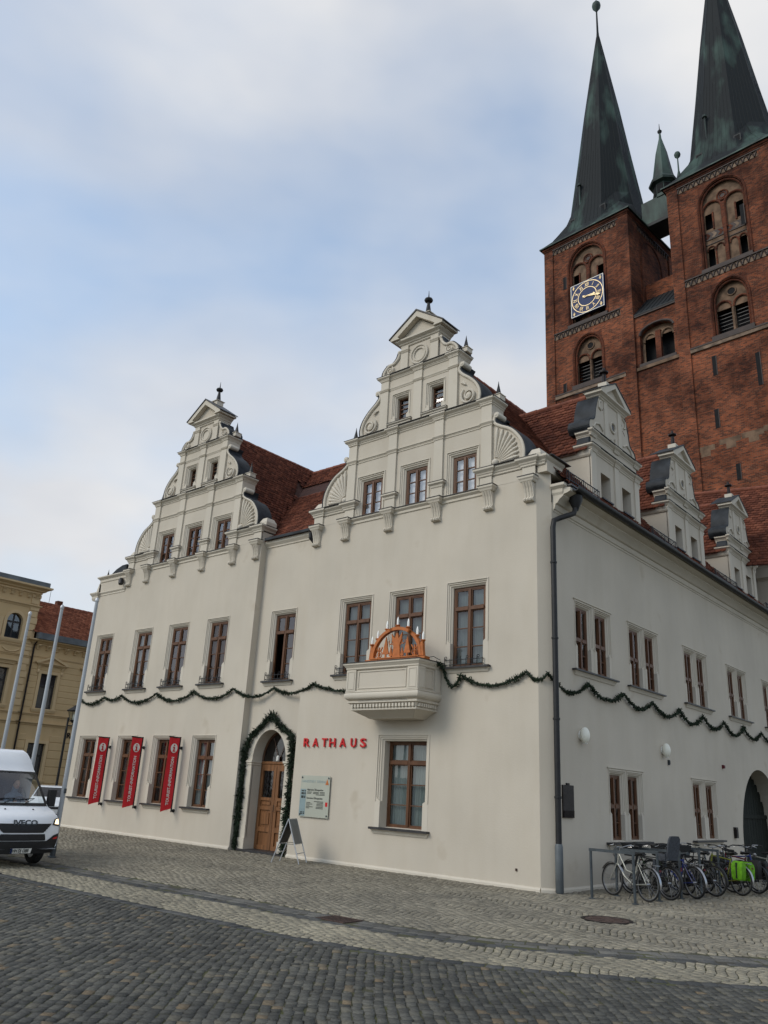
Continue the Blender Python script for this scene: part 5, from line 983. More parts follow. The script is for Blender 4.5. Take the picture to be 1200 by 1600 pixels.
hl, T = yellow_house('yellow_house', 'lower yellow ochre stucco house with red tiled roof and pedimented windows', 5.1, 14, 8.3, W1, False, [(4.55, .08, .12), (4.05, .12, .16), (7.6, .04, .08)], [(5.25, 14, 4.95, 7.5, .33, .02), (5.25, 14, .3, 3.6, .42, .03)], False)
LYc = 9.55
MB(T).cornice(5.1, 14, -.1, .05, CORN(8.25, 8.52, .35)).build('eaves_cornice', 'yellow2', hl)
for i in range(16): u = 5.45+i*.55; MB(T).uprofile([(0, 8.02), (.1, 8.02), (.14, 8.1), (.30, 8.2), (.32, 8.27), (0, 8.27)], u-.07, u+.07).build('modillion', 'yellow2', hl)
MB(T).box(5.15, 14, .2, .52, 8.53, 8.86).build('box_gutter', 'zinc', hl)
rl = MB(T).add([(5.05, .25, 8.84), (14, .25, 8.84), (14, -3.3, 11.2), (5.05, -3.3, 11.2), (14, -7, 8.84), (5.05, -7, 8.84)], [(0, 1, 2, 3), (3, 2, 4, 5)]).build('roof', 'under', hl, recalc=False)
tiles((.28, 5.1-LYc, 8.86), (0, 1, 0), nrm((-3.55, 0, 2.36)), 38, 17, lambda c: c[:, 2] < 11.3, rl, w=.235, e=.25, m='tile2')
for i in range(25): MB(T).tube([(5.1+i*.36, -3.3, 11.22), (5.1+i*.36+.38, -3.3, 11.22)], [.1, .085], 8).build('ridge_tile', 'ridge', rl)
MB(T).box(7.72, 8.05, -3.6, -3.25, 10.9, 11.55).build('chimney', 'brick2', hl)
for u in (6.1, 7.2): MB(T).tube([(u, -3.3, 11.2), (u, -3.3, 12.2)], .012, 4).build('aerial_rod', 'iron', hl)
MB(T).tube([(5.28, .3, 8.75), (5.28, .25, 8.5), (5.22, .09, 8.2), (5.22, .09, .1)], .05, 8).build('downpipe', 'bronze', hl)
text_mesh('Re', .42, T, 8.0, 3.55, .05, .01, bold=.006).build('lettering', 'bronze', hl, recalc=False)
W2 = [(u, .86, 8.36, 9.72, 'arch') for u in (3.93, 2.35, .5)]+[(u, .95, 4.97, 6.82, 'flat') for u in (3.65, 1.6)]+[(u, .98, 1.32, 3.16, '') for u in (3.2, 1.2)]
ht, T = yellow_house('yellow_house', 'taller yellow ochre stucco house with arched top windows and corner quoins', -6, 5.1, 11.0, W2, False, [(8.0, .06, .1), (7.5, .08, .12), (10.15, .12, .16), (4.55, .08, .12), (4.05, .12, .16), (7.1, .03, .06)], [(4.62, 5.1, 4.95, 10.9, .36, .05), (-6, 4.6, .3, 3.6, .42, .03)], True)
MB(T).cornice(-6, 5.1, -9, .05, CORN(10.95, 11.35, .40)).build('eaves_cornice', 'yellow2', ht); MB(T).box(-6.3, 5.35, -9, .32, 11.355, 11.62).build('roof_parapet', 'zinc', ht)
for i in range(22): u = 4.85-i*.46; MB(T).uprofile([(0, 10.68), (.1, 10.68), (.16, 10.8), (.30, 10.92), (0, 10.96)], u-.07, u+.07).build('modillion', 'yellow2', ht)
for u in (3.2, 4.55): MB(T).box(u-.1, u+.1, -.01, .05, 8.2, 9.4).build('pilaster', 'yellow2', ht)
MB(T).tube([(3.55, .02, 7.85), (3.75, .03, 7.72), (4.0, .03, 7.68), (4.25, .03, 7.72), (4.45, .02, 7.85)], .04, 6).build('festoon', 'yellow2', ht)
MB(T).box(3.6, 3.66, .02, .5, 2.9, 3.9).build('hanging_sign', 'alu', ht)
# ------------------------------------------------------------------ flagpoles and street lamp
for i, (x, lab) in enumerate(((-8.60, 'bare grey flagpole beside the white van and town hall corner'), (-10.22, 'bare grey flagpole in front of the red tiled roof, between two others'), (-11.88, 'bare grey flagpole in front of the arched windows of the tall yellow house'))):
    f = thing('flagpole', lab, 'flagpole', (x, -5.62, 0), 0, 'flagpoles in a row before the yellow houses')
    MB().tube([(0, 0, 0), (0, 0, 3), (0, 0, 5.58)], [.054, .048, .038], 14).build('pole', 'pole', f, 50); MB().lathe(0, 0, [(.044, 5.58), (.048, 5.6), (.048, 5.64), (.02, 5.68)], 12).build('cap', 'alu', f, 40); MB().lathe(0, 0, [(.09, 0), (.09, .02), (.06, .04), (.058, .3)], 14).build('sleeve', 'steel', f, 40)
    MB().box(.05, .085, -.02, .02, 1.3, 1.4).build('rope_cleat', 'steel', f)
lp = thing('street_lamp', 'slender black street lamp with a glazed lantern in front of the low yellow house', 'street lamp', (-26, 3.62, 0))
MB().lathe(0, 0, [(.12, 0), (.12, .3), (.07, .4), (.055, .9), (.05, 3.5), (.06, 3.55), (.04, 3.65), (.045, 4.1)], 10).build('post', 'iron', lp, 40)
MB().tube([(0, 0, 3.75), (.0, .22, 3.75), (.0, .3, 3.9)], .03, 6).build('bracket', 'iron', lp); MB().tube([(0, 0, 3.95), (.0, .2, 3.95)], .02, 6).build('bracket', 'iron', lp)
lh = MB().rings([[(sx*w, .25+sy*w, z) for sx, sy in ((-1, -1), (1, -1), (1, 1), (-1, 1))] for w, z in ((.12, 4.0), (.19, 4.38))]).build('lantern_glass', 'glass', lp)
MB().rings([[(sx*w, .25+sy*w, z) for sx, sy in ((-1, -1), (1, -1), (1, 1), (-1, 1))] for w, z in ((.24, 4.38), (.26, 4.42), (.08, 4.58), (.03, 4.66))]).build('lantern_roof', 'iron', lp); MB().lathe(0, .25, [(.05, 3.88), (.13, 3.98), (.13, 4.01)], 8).build('lantern_base', 'iron', lp); MB().lathe(0, .25, [(.05, 4.02), (.06, 4.15), (.03, 4.28)], 8).build('lamp_bulb', 'lampw', lp, 40)
for sx, sy in ((-1, -1), (1, -1), (1, 1), (-1, 1)): MB().tube([(sx*.12, .25+sy*.12, 4.0), (sx*.19, .25+sy*.19, 4.39)], .014, 4).build('lantern_bar', 'iron', lp)
# ------------------------------------------------------------------ vehicles: a skin over a side profile, patches laid on it
class Skin:
    def __init__(s, prof):  # list of (x, z, halfwidth, bulge)
        s.p = [np.array(q, float) for q in prof]; n = len(prof)
    def at(s, k, t):
        i = min(int(k), len(s.p)-2); f = k-i; x, z, w, b = s.p[i]*(1-f)+s.p[i+1]*f
        a = abs(t); return Vector((x-b*a**2.6, w*t, z))
    def nrm(s, k, t):
        e = .02; du = s.at(min(k+e, len(s.p)-1.001), t)-s.at(max(k-e, 0), t); dv = s.at(k, min(1, t+e))-s.at(k, max(-1, t-e)); n = du.cross(dv); n.normalize(); return n if n.x > -.2 and (n.x > 0 or n.z > 0) else -n
    def patch(s, pts, off=.006, nu=10, nv=4):
        """pts: four corners (k,t); a curved patch lifted off the skin"""
        (k0, t0), (k1, t1), (k2, t2), (k3, t3) = pts; V = []; 
        for j in range(nv+1):
            for i in range(nu+1):
                a, b = i/nu, j/nv; k = (k0*(1-a)+k1*a)*(1-b)+(k3*(1-a)+k2*a)*b; t = (t0*(1-a)+t1*a)*(1-b)+(t3*(1-a)+t2*a)*b
                V.append(tuple(s.at(k, t)+s.nrm(k, t)*off))
        return MB().add(V, [(j*(nu+1)+i, j*(nu+1)+i+1, (j+1)*(nu+1)+i+1, (j+1)*(nu+1)+i) for j in range(nv) for i in range(nu)])
    def body(s, skip=lambda k, t: False, nt=24, zb=.3):
        m = MB(); K = []
        for i in range(len(s.p)-1): K += [i, i+.5]
        K.append(len(s.p)-1-1e-6); ts = [-1+2*j/nt for j in range(nt+1)]
        V = [tuple(s.at(k, t)) for k in K for t in ts]; w = nt+1
        F_ = [(i*w+j, i*w+j+1, (i+1)*w+j+1, (i+1)*w+j) for i in range(len(K)-1) for j in range(nt) if not skip((K[i]+K[i+1])/2, (ts[j]+ts[j+1])/2)]
        m.add(V, F_); L_ = [V[i*w] for i in range(len(K))]; R_ = [V[i*w+nt] for i in range(len(K))]
        return m, L_, R_
def wheel(parent, x, y, r, w, name='wheel', hub='alu'):
    T = lambda a, b, c: (x+a, y+b, r+c); n = 28
    t = MB(T); t.rings([[(rr*cos(2*pi*i/n), yy, rr*sin(2*pi*i/n)) for i in range(n)] for rr, yy in ((r*.62, -w/2), (r*.9, -w/2), (r, -w*.36), (r, w*.36), (r*.9, w/2), (r*.62, w/2))], False); o = t.build(name, 'rubber', parent, 40)
    MB(T).rings([[(rr*cos(2*pi*i/n), yy, rr*sin(2*pi*i/n)) for i in range(n)] for rr, yy in ((r*.63, -w*.4), (r*.5, -w*.25), (.04, -w*.3), (.04, w*.3), (r*.5, w*.25), (r*.63, w*.4))]).build('rim', hub, o, 40)
    return o
van = thing('delivery_van', 'white high-roof delivery van facing the square with its headlight lit', 'van', (-6.92, -7.21, 0), rad(.5)); van.scale = (.80,)*3
VP = [(-.02, .30, .90, .22), (.02, .48, .96, .22), (.03, .66, .985, .22), (.02, .84, .985, .22), (-.02, 1.00, .97, .22), (-.10, 1.12, .95, .2), (-.30, 1.22, .93, .18), (-.62, 1.32, .90, .14), (-.80, 1.50, .88, .13), (-1.08, 1.80, .84, .12), (-1.34, 2.06, .81, .11), (-1.50, 2.18, .80, .11), (-1.68, 2.42, .77, .12), (-1.86, 2.58, .72, .10), (-2.2, 2.66, .70, 0), (-5.6, 2.68, .70, 0)]
VS = Skin(VP); body, Lp, Rp = VS.body(lambda k, t: 7.3 < k < 10.4 and abs(t) < .93)
for side, pts in ((-1, Lp), (1, Rp)):
    i0 = 0; low = [(p[0], p[1]*1.0, .30) for p in pts]; belt = [(p[0], side*.985, min(p[2], 1.25)) for p in pts]
    for i in range(len(pts)-1):
        if 7.5 < i/2 < 10.6: body.add([(belt[i][0], belt[i][1], .45), (belt[i+1][0], belt[i+1][1], .45), belt[i+1], belt[i]], [(0, 1, 2, 3)])
        else: body.add([(pts[i][0], side*min(.985, abs(pts[i][1])+.02), .45), (pts[i+1][0], side*min(.985, abs(pts[i+1][1])+.02), .45), tuple(pts[i+1]), tuple(pts[i])], [(0, 1, 2, 3)])
body.quad((-5.6, -.7, 2.68), (-5.6, .7, 2.68), (-5.6, .98, .4), (-5.6, -.98, .4)); body.quad((-5.6, -.9, .4), (0, -.9, .4), (0, .9, .4), (-5.6, .9, .4))
vb = body.build('body', 'vanw', van, 35)
VS.patch([(7.25, -.95), (7.25, .95), (10.4, .93), (10.4, -.93)], .008, 16, 6).build('windscreen', 'glass', van, 60)
P_ = lambda c, n, m, off=.008, par=None, nu=10, nv=3: VS.patch(c, off, nu, nv).build(n, m, par or van, 50)
P_([(7.05, -.97), (7.05, .97), (7.4, .96), (7.4, -.96)], 'cowl', 'blackp', .01, nu=16)
for s in (-1, 1): P_([(7.3, s*.90), (7.3, s*1.0), (10.5, s*1.0), (10.5, s*.91)], 'windscreen_pillar', 'blackp', .010, nu=3, nv=8)
P_([(10.15, -.92), (10.15, .92), (10.5, .92), (10.5, -.92)], 'windscreen_header', 'blackp', .011, nu=16)
gp = P_([(2.55, -.50), (2.55, .50), (3.75, .74), (3.75, -.74)], 'grille', 'blackp', .012, nu=16, nv=5)
for k in (2.75, 3.0, 3.25, 3.5): VS.patch([(k, -.52-.2*(k-2.55)), (k, .52+.2*(k-2.55)), (k+.05, .53+.2*(k-2.55)), (k+.05, -.53-.2*(k-2.55))], .022, 14, 1).build('grille_bar', 'iron', gp)
P_([(0, -1), (0, 1), (1.55, 1), (1.55, -1)], 'bumper', 'blackp', .014, nu=18, nv=4)
for s in (-1, 1): P_([(1.5, s*.62), (1.5, s*1.0), (2.45, s*1.0), (2.2, s*.82)], 'bumper_corner', 'blackp', .013, nu=6)
P_([(1.6, -.60), (1.6, .60), (2.4, .55), (2.4, -.55)], 'air_intake', 'iron', .011, nu=14)
pl = P_([(.12, -.27), (.12, .27), (.72, .27), (.72, -.27)], 'number_plate', 'paintw', .035, nu=4, nv=1)
TV = lambda u, d, z: (.038+d+(z-.4)*.2, u, z)
text_mesh('HH DJ 1300', .112, TV, -.215, .335, .012, .002, sx=.70, bold=.002).build('plate_text', 'ink', pl, recalc=False)
P_([(.12, -.27), (.12, -.225), (.72, -.225), (.72, -.27)], 'plate_band', 'navy', .037, pl, 1, 1)
for s in (-1, 1):
    hl_ = P_([(3.55, s*.76), (3.35, s*.99), (4.75, s*.995), (4.45, s*.86)], 'headlight', 'blackp', .012, nu=5, nv=4)
    lm = bpy.data.materials.new('lit_headlamp'); lm.use_nodes = True; bb = lm.node_tree.nodes['Principled BSDF']; bb.inputs['Base Color'].default_value = (1, .9, .75, 1); bb.inputs['Emission Color'].default_value = (1, .74, .42, 1); bb.inputs['Emission Strength'].default_value = 2.2
    VS.patch([(3.7, s*.83), (3.6, s*.97), (4.5, s*.98), (4.3, s*.89)], .02, 5, 3).build('headlight_lens', lm, hl_, 50)
    P_([(1.75, s*.80), (1.75, s*.95), (2.05, s*.96), (1.95, s*.84)], 'indicator', 'redp', .022, nu=4, nv=2)
    mr = MB().box(-1.05, -.92, s*1.08-.09, s*1.08+.09, 1.32, 1.72).build('door_mirror', 'blackp', van); MB().tube([(-.95, s*.9, 1.38), (-.98, s*1.05, 1.42)], .03, 6).build('mirror_arm', 'blackp', mr)
    wheel(van, -.95, s*.86, .345, .22); wheel(van, -4.3, s*.86, .345, .22)
    MB().rings([[(-.95+r*cos(pi*i/14), s*.986, .36+r*sin(pi*i/14)) for i in range(15)]+[(-.95-.1, s*.986, .34), (-.95+.1, s*.986, .34)] for r in (.46,)], True).build('wheel_arch', 'blackp', van)
    MB().tube([VS.at(7.2, s*.3-.1)+Vector((.03, 0, .01)), VS.at(7.9, s*.3+.3)+Vector((.03, 0, .02)), VS.at(7.75, s*.3-.35)+Vector((.03, 0, .02))], .012, 5).build('wiper', 'iron', van)
    MB().lathe(-.42, s*.35, [(.02, 1.255), (.02, 1.275), (.005, 1.28)], 6).build('washer_jet', 'iron', van)
TIV = lambda u, d, z: (-.065+d-.18*(z-1.0)*2, u, z)
text_mesh('IVECO', .155, TIV, .01, .935, .058, .006, 'CENTER', sx=1.35, bold=.004).build('badge_letters', 'steel', van, recalc=False)
MB().box(-3.2, -1.5, -.8, .8, .5, 1.0).build('cabin_floor', 'blackp', van); MB().box(-2.3, -2.1, -.84, .84, .5, 2.3).build('bulkhead', 'blackp', van); MB().box(-1.2, -.75, -.84, .84, .9, 1.30).build('dashboard', 'blackp', van); MB().box(-.95, -.80, -.1, .25, 1.301, 1.33).build('papers', 'paintw', van)
MB().torus((-1.22, .42, 1.36), (.75, 0, .6), .2, .016, 20, 6).build('steering_wheel', 'blackp', van)
for y in (-.42, .42): MB().box(-1.95, -1.78, y-.25, y+.25, .9, 1.75).build('seat', 'blackp', van); MB().box(-1.95, -1.45, y-.25, y+.25, .85, 1.0).build('seat', 'blackp', van)
def skinned(name, verts, edges, radii, m, parent=None, sub=2):
    me = bpy.data.meshes.new(name); me.from_pydata(verts, edges, []); o = bpy.data.objects.new(name, me); COL.objects.link(o)
    md = o.modifiers.new('skin', 'SKIN'); sv_ = me.skin_vertices[0].data if me.skin_vertices else None
    if sv_ is None:
        bm = bmesh.new(); bm.from_mesh(me); ly = bm.verts.layers.skin.verify(); bm.verts.ensure_lookup_table()
        for v, r in zip(bm.verts, radii): v[ly].radius = (r, r)
        bm.verts[0][ly].use_root = True; bm.to_mesh(me); bm.free()
    else:
        for s_, r in zip(sv_, radii): s_.radius = (r, r)
        sv_[0].use_root = True
    mo_ = o.modifiers.new('sub', 'SUBSURF'); mo_.levels = sub; mo_.render_levels = sub; md.use_smooth_shade = True
    me.materials.append(M[m] if isinstance(m, str) else m)
    if parent: o.parent = parent
    return o
M['shirt'] = mat('blue_grey_shirt', (.10, .14, .19), .85, .2, 8); M['skin'] = mat('skin', (.42, .25, .18), .55, .06, 6); M['hair'] = mat('dark_hair', (.03, .02, .015), .7, .3, 20)
dv = bpy.data.objects.new('person', None); COL.objects.link(dv); dv.parent = None; dv.location = van.location; dv.rotation_euler = van.rotation_euler; dv.scale = van.scale; tag(dv, 'person in a blue-grey shirt sitting at the wheel of the white van', 'person')
bdy = skinned('body', [(-1.66, .42, 1.02), (-1.68, .42, 1.25), (-1.70, .42, 1.50), (-1.69, .42, 1.62), (-1.66, .42, 1.72), (-1.64, .42, 1.82), (-1.68, .24, 1.52), (-1.52, .18, 1.30), (-1.28, .26, 1.40), (-1.68, .60, 1.52), (-1.52, .66, 1.30), (-1.28, .58, 1.40), (-1.45, .32, .98), (-1.15, .32, .95), (-1.45, .52, .98), (-1.15, .52, .95)], [(0, 1), (1, 2), (2, 3), (3, 4), (4, 5), (2, 6), (6, 7), (7, 8), (2, 9), (9, 10), (10, 11), (0, 12), (12, 13), (0, 14), (14, 15)], [.15, .15, .15, .065, .095, .09, .075, .055, .038, .075, .055, .038, .085, .06, .085, .06], 'shirt', dv)
MB().sphere((-1.635, .42, 1.80), (.10, .082, .125), 14, 10).build('head', 'skin', dv, 60); MB().sphere((-1.665, .42, 1.835), (.10, .088, .115), 12, 8).build('hair', 'hair', dv, 60); MB().sphere((-1.535, .42, 1.79), (.02, .016, .025), 8, 6).build('nose', 'skin', dv, 60)
for y in (.385, .455): MB().sphere((-1.548, y, 1.812), .011, 6, 5).build('eye', 'ink', dv)
MB().box(-1.55, -1.536, .395, .445, 1.745, 1.753).build('mouth', 'redp', dv)
for y in (.26, .58):
    for k in range(4): MB().tube([(-1.28, y-.03+.02*k, 1.40), (-1.21, y-.03+.02*k, 1.42), (-1.20, y-.03+.02*k, 1.385)], [.012, .01, .008], 6).build('finger', 'skin', dv, 50)
    MB().sphere((-1.27, y, 1.40), (.045, .042, .022), 8, 6).build('palm', 'skin', dv, 50); MB().tube([(-1.28, y+.04, 1.40), (-1.23, y+.05, 1.415)], [.013, .009], 6).build('thumb', 'skin', dv, 50)
# white car beyond the van
car = thing('parked_car', 'small white car partly hidden between the van and flagpole', 'car', (-20.1, .25, 0), rad(-29)); car.scale = (.86,)*3
CP = [(-.02, .22, .80, .22), (.02, .40, .84, .22), (.0, .58, .85, .22), (-.05, .70, .84, .2), (-.25, .78, .82, .16), (-.85, .90, .80, .08), (-1.0, .96, .76, .07), (-1.35, 1.22, .66, .06), (-1.65, 1.40, .58, .05), (-2.2, 1.46, .56, 0), (-3.0, 1.40, .58, 0), (-3.6, 1.05, .74, 0), (-4.0, .95, .80, 0), (-4.1, .35, .80, 0)]
CS = Skin(CP); cb, Lp, Rp = CS.body()
for side, pts in ((-1, Lp), (1, Rp)):
    for i in range(len(pts)-1): cb.add([(pts[i][0], side*.85, .25), (pts[i+1][0], side*.85, .25), (pts[i+1][0], side*max(abs(pts[i+1][1]), .0), pts[i+1][2]), (pts[i][0], side*abs(pts[i][1]), pts[i][2])], [(0, 1, 2, 3)])
cb.build('body', 'vanw', car, 35)
CS.patch([(6.2, -.92), (6.2, .92), (7.9, .9), (7.9, -.9)], .008, 12, 4).build('windscreen', 'slate', car, 50); CS.patch([(1.9, -.55), (1.9, .55), (2.6, .6), (2.6, -.6)], .012, 10, 2).build('grille', 'blackp', car, 50); CS.patch([(.1, -.9), (.1, .9), (.9, .92), (.9, -.92)], .012, 12, 2).build('bumper_intake', 'blackp', car, 50)
CS.patch([(1.2, -.28), (1.2, .28), (1.75, .28), (1.75, -.28)], .03, 3, 1).build('number_plate', 'paintw', car)
for s in (-1, 1): CS.patch([(2.2, s*.62), (2.3, s*.96), (3.3, s*.96), (2.9, s*.66)], .012, 5, 3).build('headlight', 'chrome', car, 50); wheel(car, -.75, s*.76, .30, .18); wheel(car, -3.3, s*.76, .30, .18)
for s in (-1, 1): MB().box(-1.25, -1.12, s*.93-.08, s*.93+.08, .92, 1.05).build('door_mirror', 'blackp', car); CS.patch([(6.4, s*.98), (6.4, s*1.0), (9.5, s*1.0), (9.5, s*.98)], .01, 3, 6).build('pillar', 'blackp', car)

# ------------------------------------------------------------------ signs on and before the town hall
for x, lab in ((-16.23, 'red vertical banner with a white i, at the wall end near the flagpole'), (-14.26, 'red vertical banner with white information i, the middle one of three'), (-12.27, 'red vertical banner with white information i, the one next to the entrance door side')):
    b = thing('banner', lab, 'banner', (x, -.10, 0), 0, 'red tourist information banners on the wall')
    TB = lambda u, d, z: (d, u, z)
    n = 8; cl = MB(TB); V = [(-.02-.37*i/n, .012*sin(i*1.1+j*.5), .90+2.0*j/14-.012*i*(j == 0)) for j in range(15) for i in range(n+1)]
    cl.add(V, [(j*(n+1)+i, j*(n+1)+i+1, (j+1)*(n+1)+i+1, (j+1)*(n+1)+i) for j in range(14) for i in range(n)]); cl.build('cloth', 'red', b, 60, recalc=False)
    MB(TB).tube([(0, 0, .80), (0, 0, 2.94)], .022, 8).build('pole', 'iron', b); MB(TB).box(-.41, .02, -.012, .012, 2.90, 2.935).build('top_bar', 'iron', b)
    for z in (.84, 2.62): MB(TB).tube([(0, 0, z), (.095, 0, z)], .016, 6).build('bracket', 'iron', b); MB(TB).lathe(.075, 0, [(.03, z-.045), (.045, z), (.03, z+.045)], 8).build('wall_plate', 'iron', b)
    ci = MB(TB).rings([[(-.2+r*cos(2*pi*i/28), .018+dd_, 2.60+r*1.15*sin(2*pi*i/28)) for i in range(28)] for r, dd_ in ((.118, 0), (.118, .004), (.001, .004))], False).build('information_disc', 'paintw', b)
    MB(TB).lathe(-.2, .024, [(.001, 2.655), (.024, 2.66), (.024, 2.70), (.001, 2.705)], 10, sq=.2).build('i_dot', 'redp', ci); MB(TB).box(-.222, -.178, .022, .030, 2.525, 2.635).build('i_stem', 'redp', ci); MB(TB).box(-.245, -.178, .022, .030, 2.612, 2.637).build('i_serif', 'redp', ci); MB(TB).box(-.247, -.153, .022, .030, 2.50, 2.525).build('i_foot', 'redp', ci)
    text_mesh('TOURIST-INFORMATION', .135, TB, -.155, .99, .022, .002, vert=1, sx=.90, bold=.003).build('lettering', 'paintw', b, recalc=False)
rh = thing('wall_lettering', 'raised red capital letters RATHAUS on the cream wall', 'lettering', (-5.9, 0, 2.7))
for ch, xa, xb in zip('RATHAUS', (-6.97, -6.64, -6.31, -6.04, -5.68, -5.30, -4.98), (-6.76, -6.44, -6.12, -5.83, -5.47, -5.12, -4.79)):
    m = text_mesh(ch, .30, lambda u, d, z: (u, -d, z), 0, 0, .030, .018, bold=.004); xs_ = [v[0] for v in m.v]; zs_ = [v[2] for v in m.v]; w = max(xs_)-min(xs_); h = max(zs_)-min(zs_)
    m.v = [(xa+(v[0]-min(xs_))/w*(xb-xa)+5.9, v[1], (v[2]-min(zs_))/h*.215) for v in m.v]; m.build('letter', 'redp', rh, recalc=False)
pn = thing('information_panel', 'frosted glass opening-hours panel on the wall beside the entrance', 'sign', (-6.42, 0, 1.0)); TP = lambda u, d, z: (u, -d, z)
MB(TP).box(-.515, .515, .035, .047, 0, .99).build('glass_plate', 'sign', pn)
for su in (-.47, .47):
    for z in (.05, .94): m = MB(TP); m.tube([(su, 0, z), (su, .06, z)], .022, 10); m.build('standoff', 'steel', pn)
MB(TP).box(-.515, -.30, .0475, .049, .02, .66).build('pictogram_strip', 'signblue', pn)
text_mesh('HANSESTADT  STENDAL', .085, TP, -.47, .82, .049, .0008, sx=.92).build('heading', 'signblue', pn, recalc=False)
MB(TP).prism([(.36, .78), (.48, .78), (.42, .92)], .0475, .0495).build('emblem', 'bow', pn); MB(TP).box(.40, .48, .0475, .0495, .27, .37).build('emblem', 'redp', pn)
text_mesh('Allgemeine Öffnungszeiten', .062, TP, -.27, .63, .049, .0008, sx=.86, bold=.001).build('heading', 'ink', pn, recalc=False); text_mesh('Besondere Öffnungszeiten', .062, TP, -.27, .43, .049, .0008, sx=.86, bold=.001).build('heading', 'ink', pn, recalc=False)
for z, segs in ((.585, ((-.27, -.1), (-.05, .15), (.18, .36))), (.555, ((-.27, -.12), (-.05, .16), (.19, .36))), (.525, ((.05, .36),)), (.365, ((.0, .33),)), (.335, ((-.27, -.12), (.10, .33))), (.30, ((-.27, -.05), (.1, .33))), (.27, ((-.27, -.15), (.1, .33))), (.235, ((-.27, -.03), (.08, .33))), (.205, ((-.27, -.15), (.08, .33)))):
    for a, b_ in segs: MB(TP).box(a, b_, .0475, .049, z, z+.016).build('print_line', 'ink', pn)
for z, h in ((.60, .03), (.53, .05), (.44, .06), (.10, .02), (.06, .03)): MB(TP).box(-.47, -.38, .0492, .0498, z, z+h).build('pictogram', 'ink', pn); MB(TP).box(-.36, -.32, .0492, .0498, z, z+h).build('pictogram', 'ink', pn)
af = thing('pavement_sign', 'folding chalkboard A-frame on thin metal legs beside the entrance', 'A-frame sign', (-6.22, -.92, 0), rad(118))
for s in (-1, 1):
    TA = lambda u, d, z, s=s: (u, s*(.34*(1-z/.97))+s*d, z)
    fr_ = MB(TA)
    for u in (-.30, .30): fr_.tube([(u, 0, 0), (u, 0, .97)], .013, 6)
    for z in (.22, .42, .965): fr_.tube([(-.30, 0, z), (.30, 0, z)], .011, 6)
    fo = fr_.build('frame', 'alu', af); MB(TA).box(-.285, .285, -.006, .010, .42, .955).build('chalkboard', 'chalk' if s > 0 else 'zinc', af)
MB().tube([(-.29, -.19, .42), (-.29, .19, .42)], .006, 5).build('stay', 'steel', af); MB().tube([(.29, -.19, .42), (.29, .19, .42)], .006, 5).build('stay', 'steel', af)
# ------------------------------------------------------------------ candle arch on the oriel
ca = thing('candle_arch', 'orange wooden Christmas candle arch with cut-out figures on the oriel', 'candle arch', (-3.46, -.62, 4.616)); TQ = lambda u, d, z: (u, -d, z)
MB(TQ).box(-.90, .93, -.09, .11, 0, .075).build('base', 'bow', ca); MB(TQ).box(-.72, .76, -.11, .13, .0755, .10).build('base_rail', 'bow', ca)
n = 26; I = [(-.70*cos(pi*i/n), .10+.66*sin(pi*i/n)) for i in range(n+1)]; O = [(-.775*cos(pi*i/n), .10+.735*sin(pi*i/n)) for i in range(n+1)]
ar = MB(TQ)
for i in range(n): ar.prism([I[i], I[i+1], O[i+1], O[i]], -.05, .05)
ar.build('arch', 'bow', ca, 30)
for s in (-1, 1): MB(TQ).prism([(s*.84, .10), (s*.68, .10), (s*.75, .42), (s*.80, .42)], -.04, .04).build('arch_foot', 'bow', ca)
for a, r_ in ((4, 1.06), (38, 1), (65, 1), (90, 1), (115, 1), (142, 1), (176, 1.06)):
    a = rad(a); u = -.775*cos(a)*(1.02 if r_ > 1 else 1); z = .10+.735*sin(a) if r_ == 1 else .42
    cu_ = MB(TQ).lathe(u, 0, [(.025, z-.01), (.06, z+.035), (.06, z+.05), (.02, z+.052)], 10).build('candle_cup', 'bow', ca, 30); MB(TQ).lathe(u, 0, [(.026, z+.05), (.028, z+.15), (.024, z+.19), (.012, z+.23), (.002, z+.25)], 10).build('candle', 'bulb', ca, 50)
def cut(poly, nm='figure', d=.015): MB(TQ).prism(poly, -d, d).build(nm, 'bow', ca)
def tree_(c, h, w): 
    P = [(c-.02, .10), (c-.02, .10+h*.18)]; L2 = [(c-w, .10+h*.2), (c-w*.75, .10+h*.36), (c-w*.72, .10+h*.38), (c-w*.5, .10+h*.58), (c-w*.45, .10+h*.6), (c-w*.24, .10+h*.8), (c, .10+h)]
    P += L2+[(2*c-u, z) for u, z in reversed(L2[:-1])]+[(c+.02, .10+h*.18), (c+.02, .10)]; cut(P, 'tree_figure')
tree_(-.34, .52, .10); tree_(.32, .50, .10); tree_(-.18, .27, .055); tree_(.17, .24, .05)
cut([(-.12, .10), (-.09, .40), (-.14, .52), (-.17, .68), (-.10, .60), (-.055, .56), (-.03, .66), (.0, .70), (.03, .66), (.055, .56), (.10, .60), (.16, .70), (.14, .52), (.09, .40), (.12, .10)], 'angel_figure', .02)
for s in (-1, 1):
    f = MB(TQ); f.torus((s*.55, 0, .21), (0, 1, 0), .09, .014, 16, 4); f.torus((s*.55, 0, .21), (0, 1, 0), .045, .012, 12, 4); f.tube([(s*.55, 0, .12), (s*.55, 0, .38)], .02, 4); f.tube([(s*.50, 0, .30), (s*.45, 0, .38)], .018, 4); f.tube([(s*.60, 0, .30), (s*.63, 0, .40)], .018, 4); f.build('rocking_figure', 'bow', ca)
    f = MB(TQ); f.torus((s*.20, 0, .48), (0, 1, 0), .05, .012, 12, 4, 0, 5); f.tube([(s*.10, 0, .40), (s*.15, 0, .44), (s*.19, 0, .43)], .012, 4); f.build('scroll_figure', 'bow', ca)
MB(TQ).tube([(.80, -.05, .05), (.88, -.3, .12), (.93, -.5, .06)], .008, 5).build('cable', 'iron', ca)
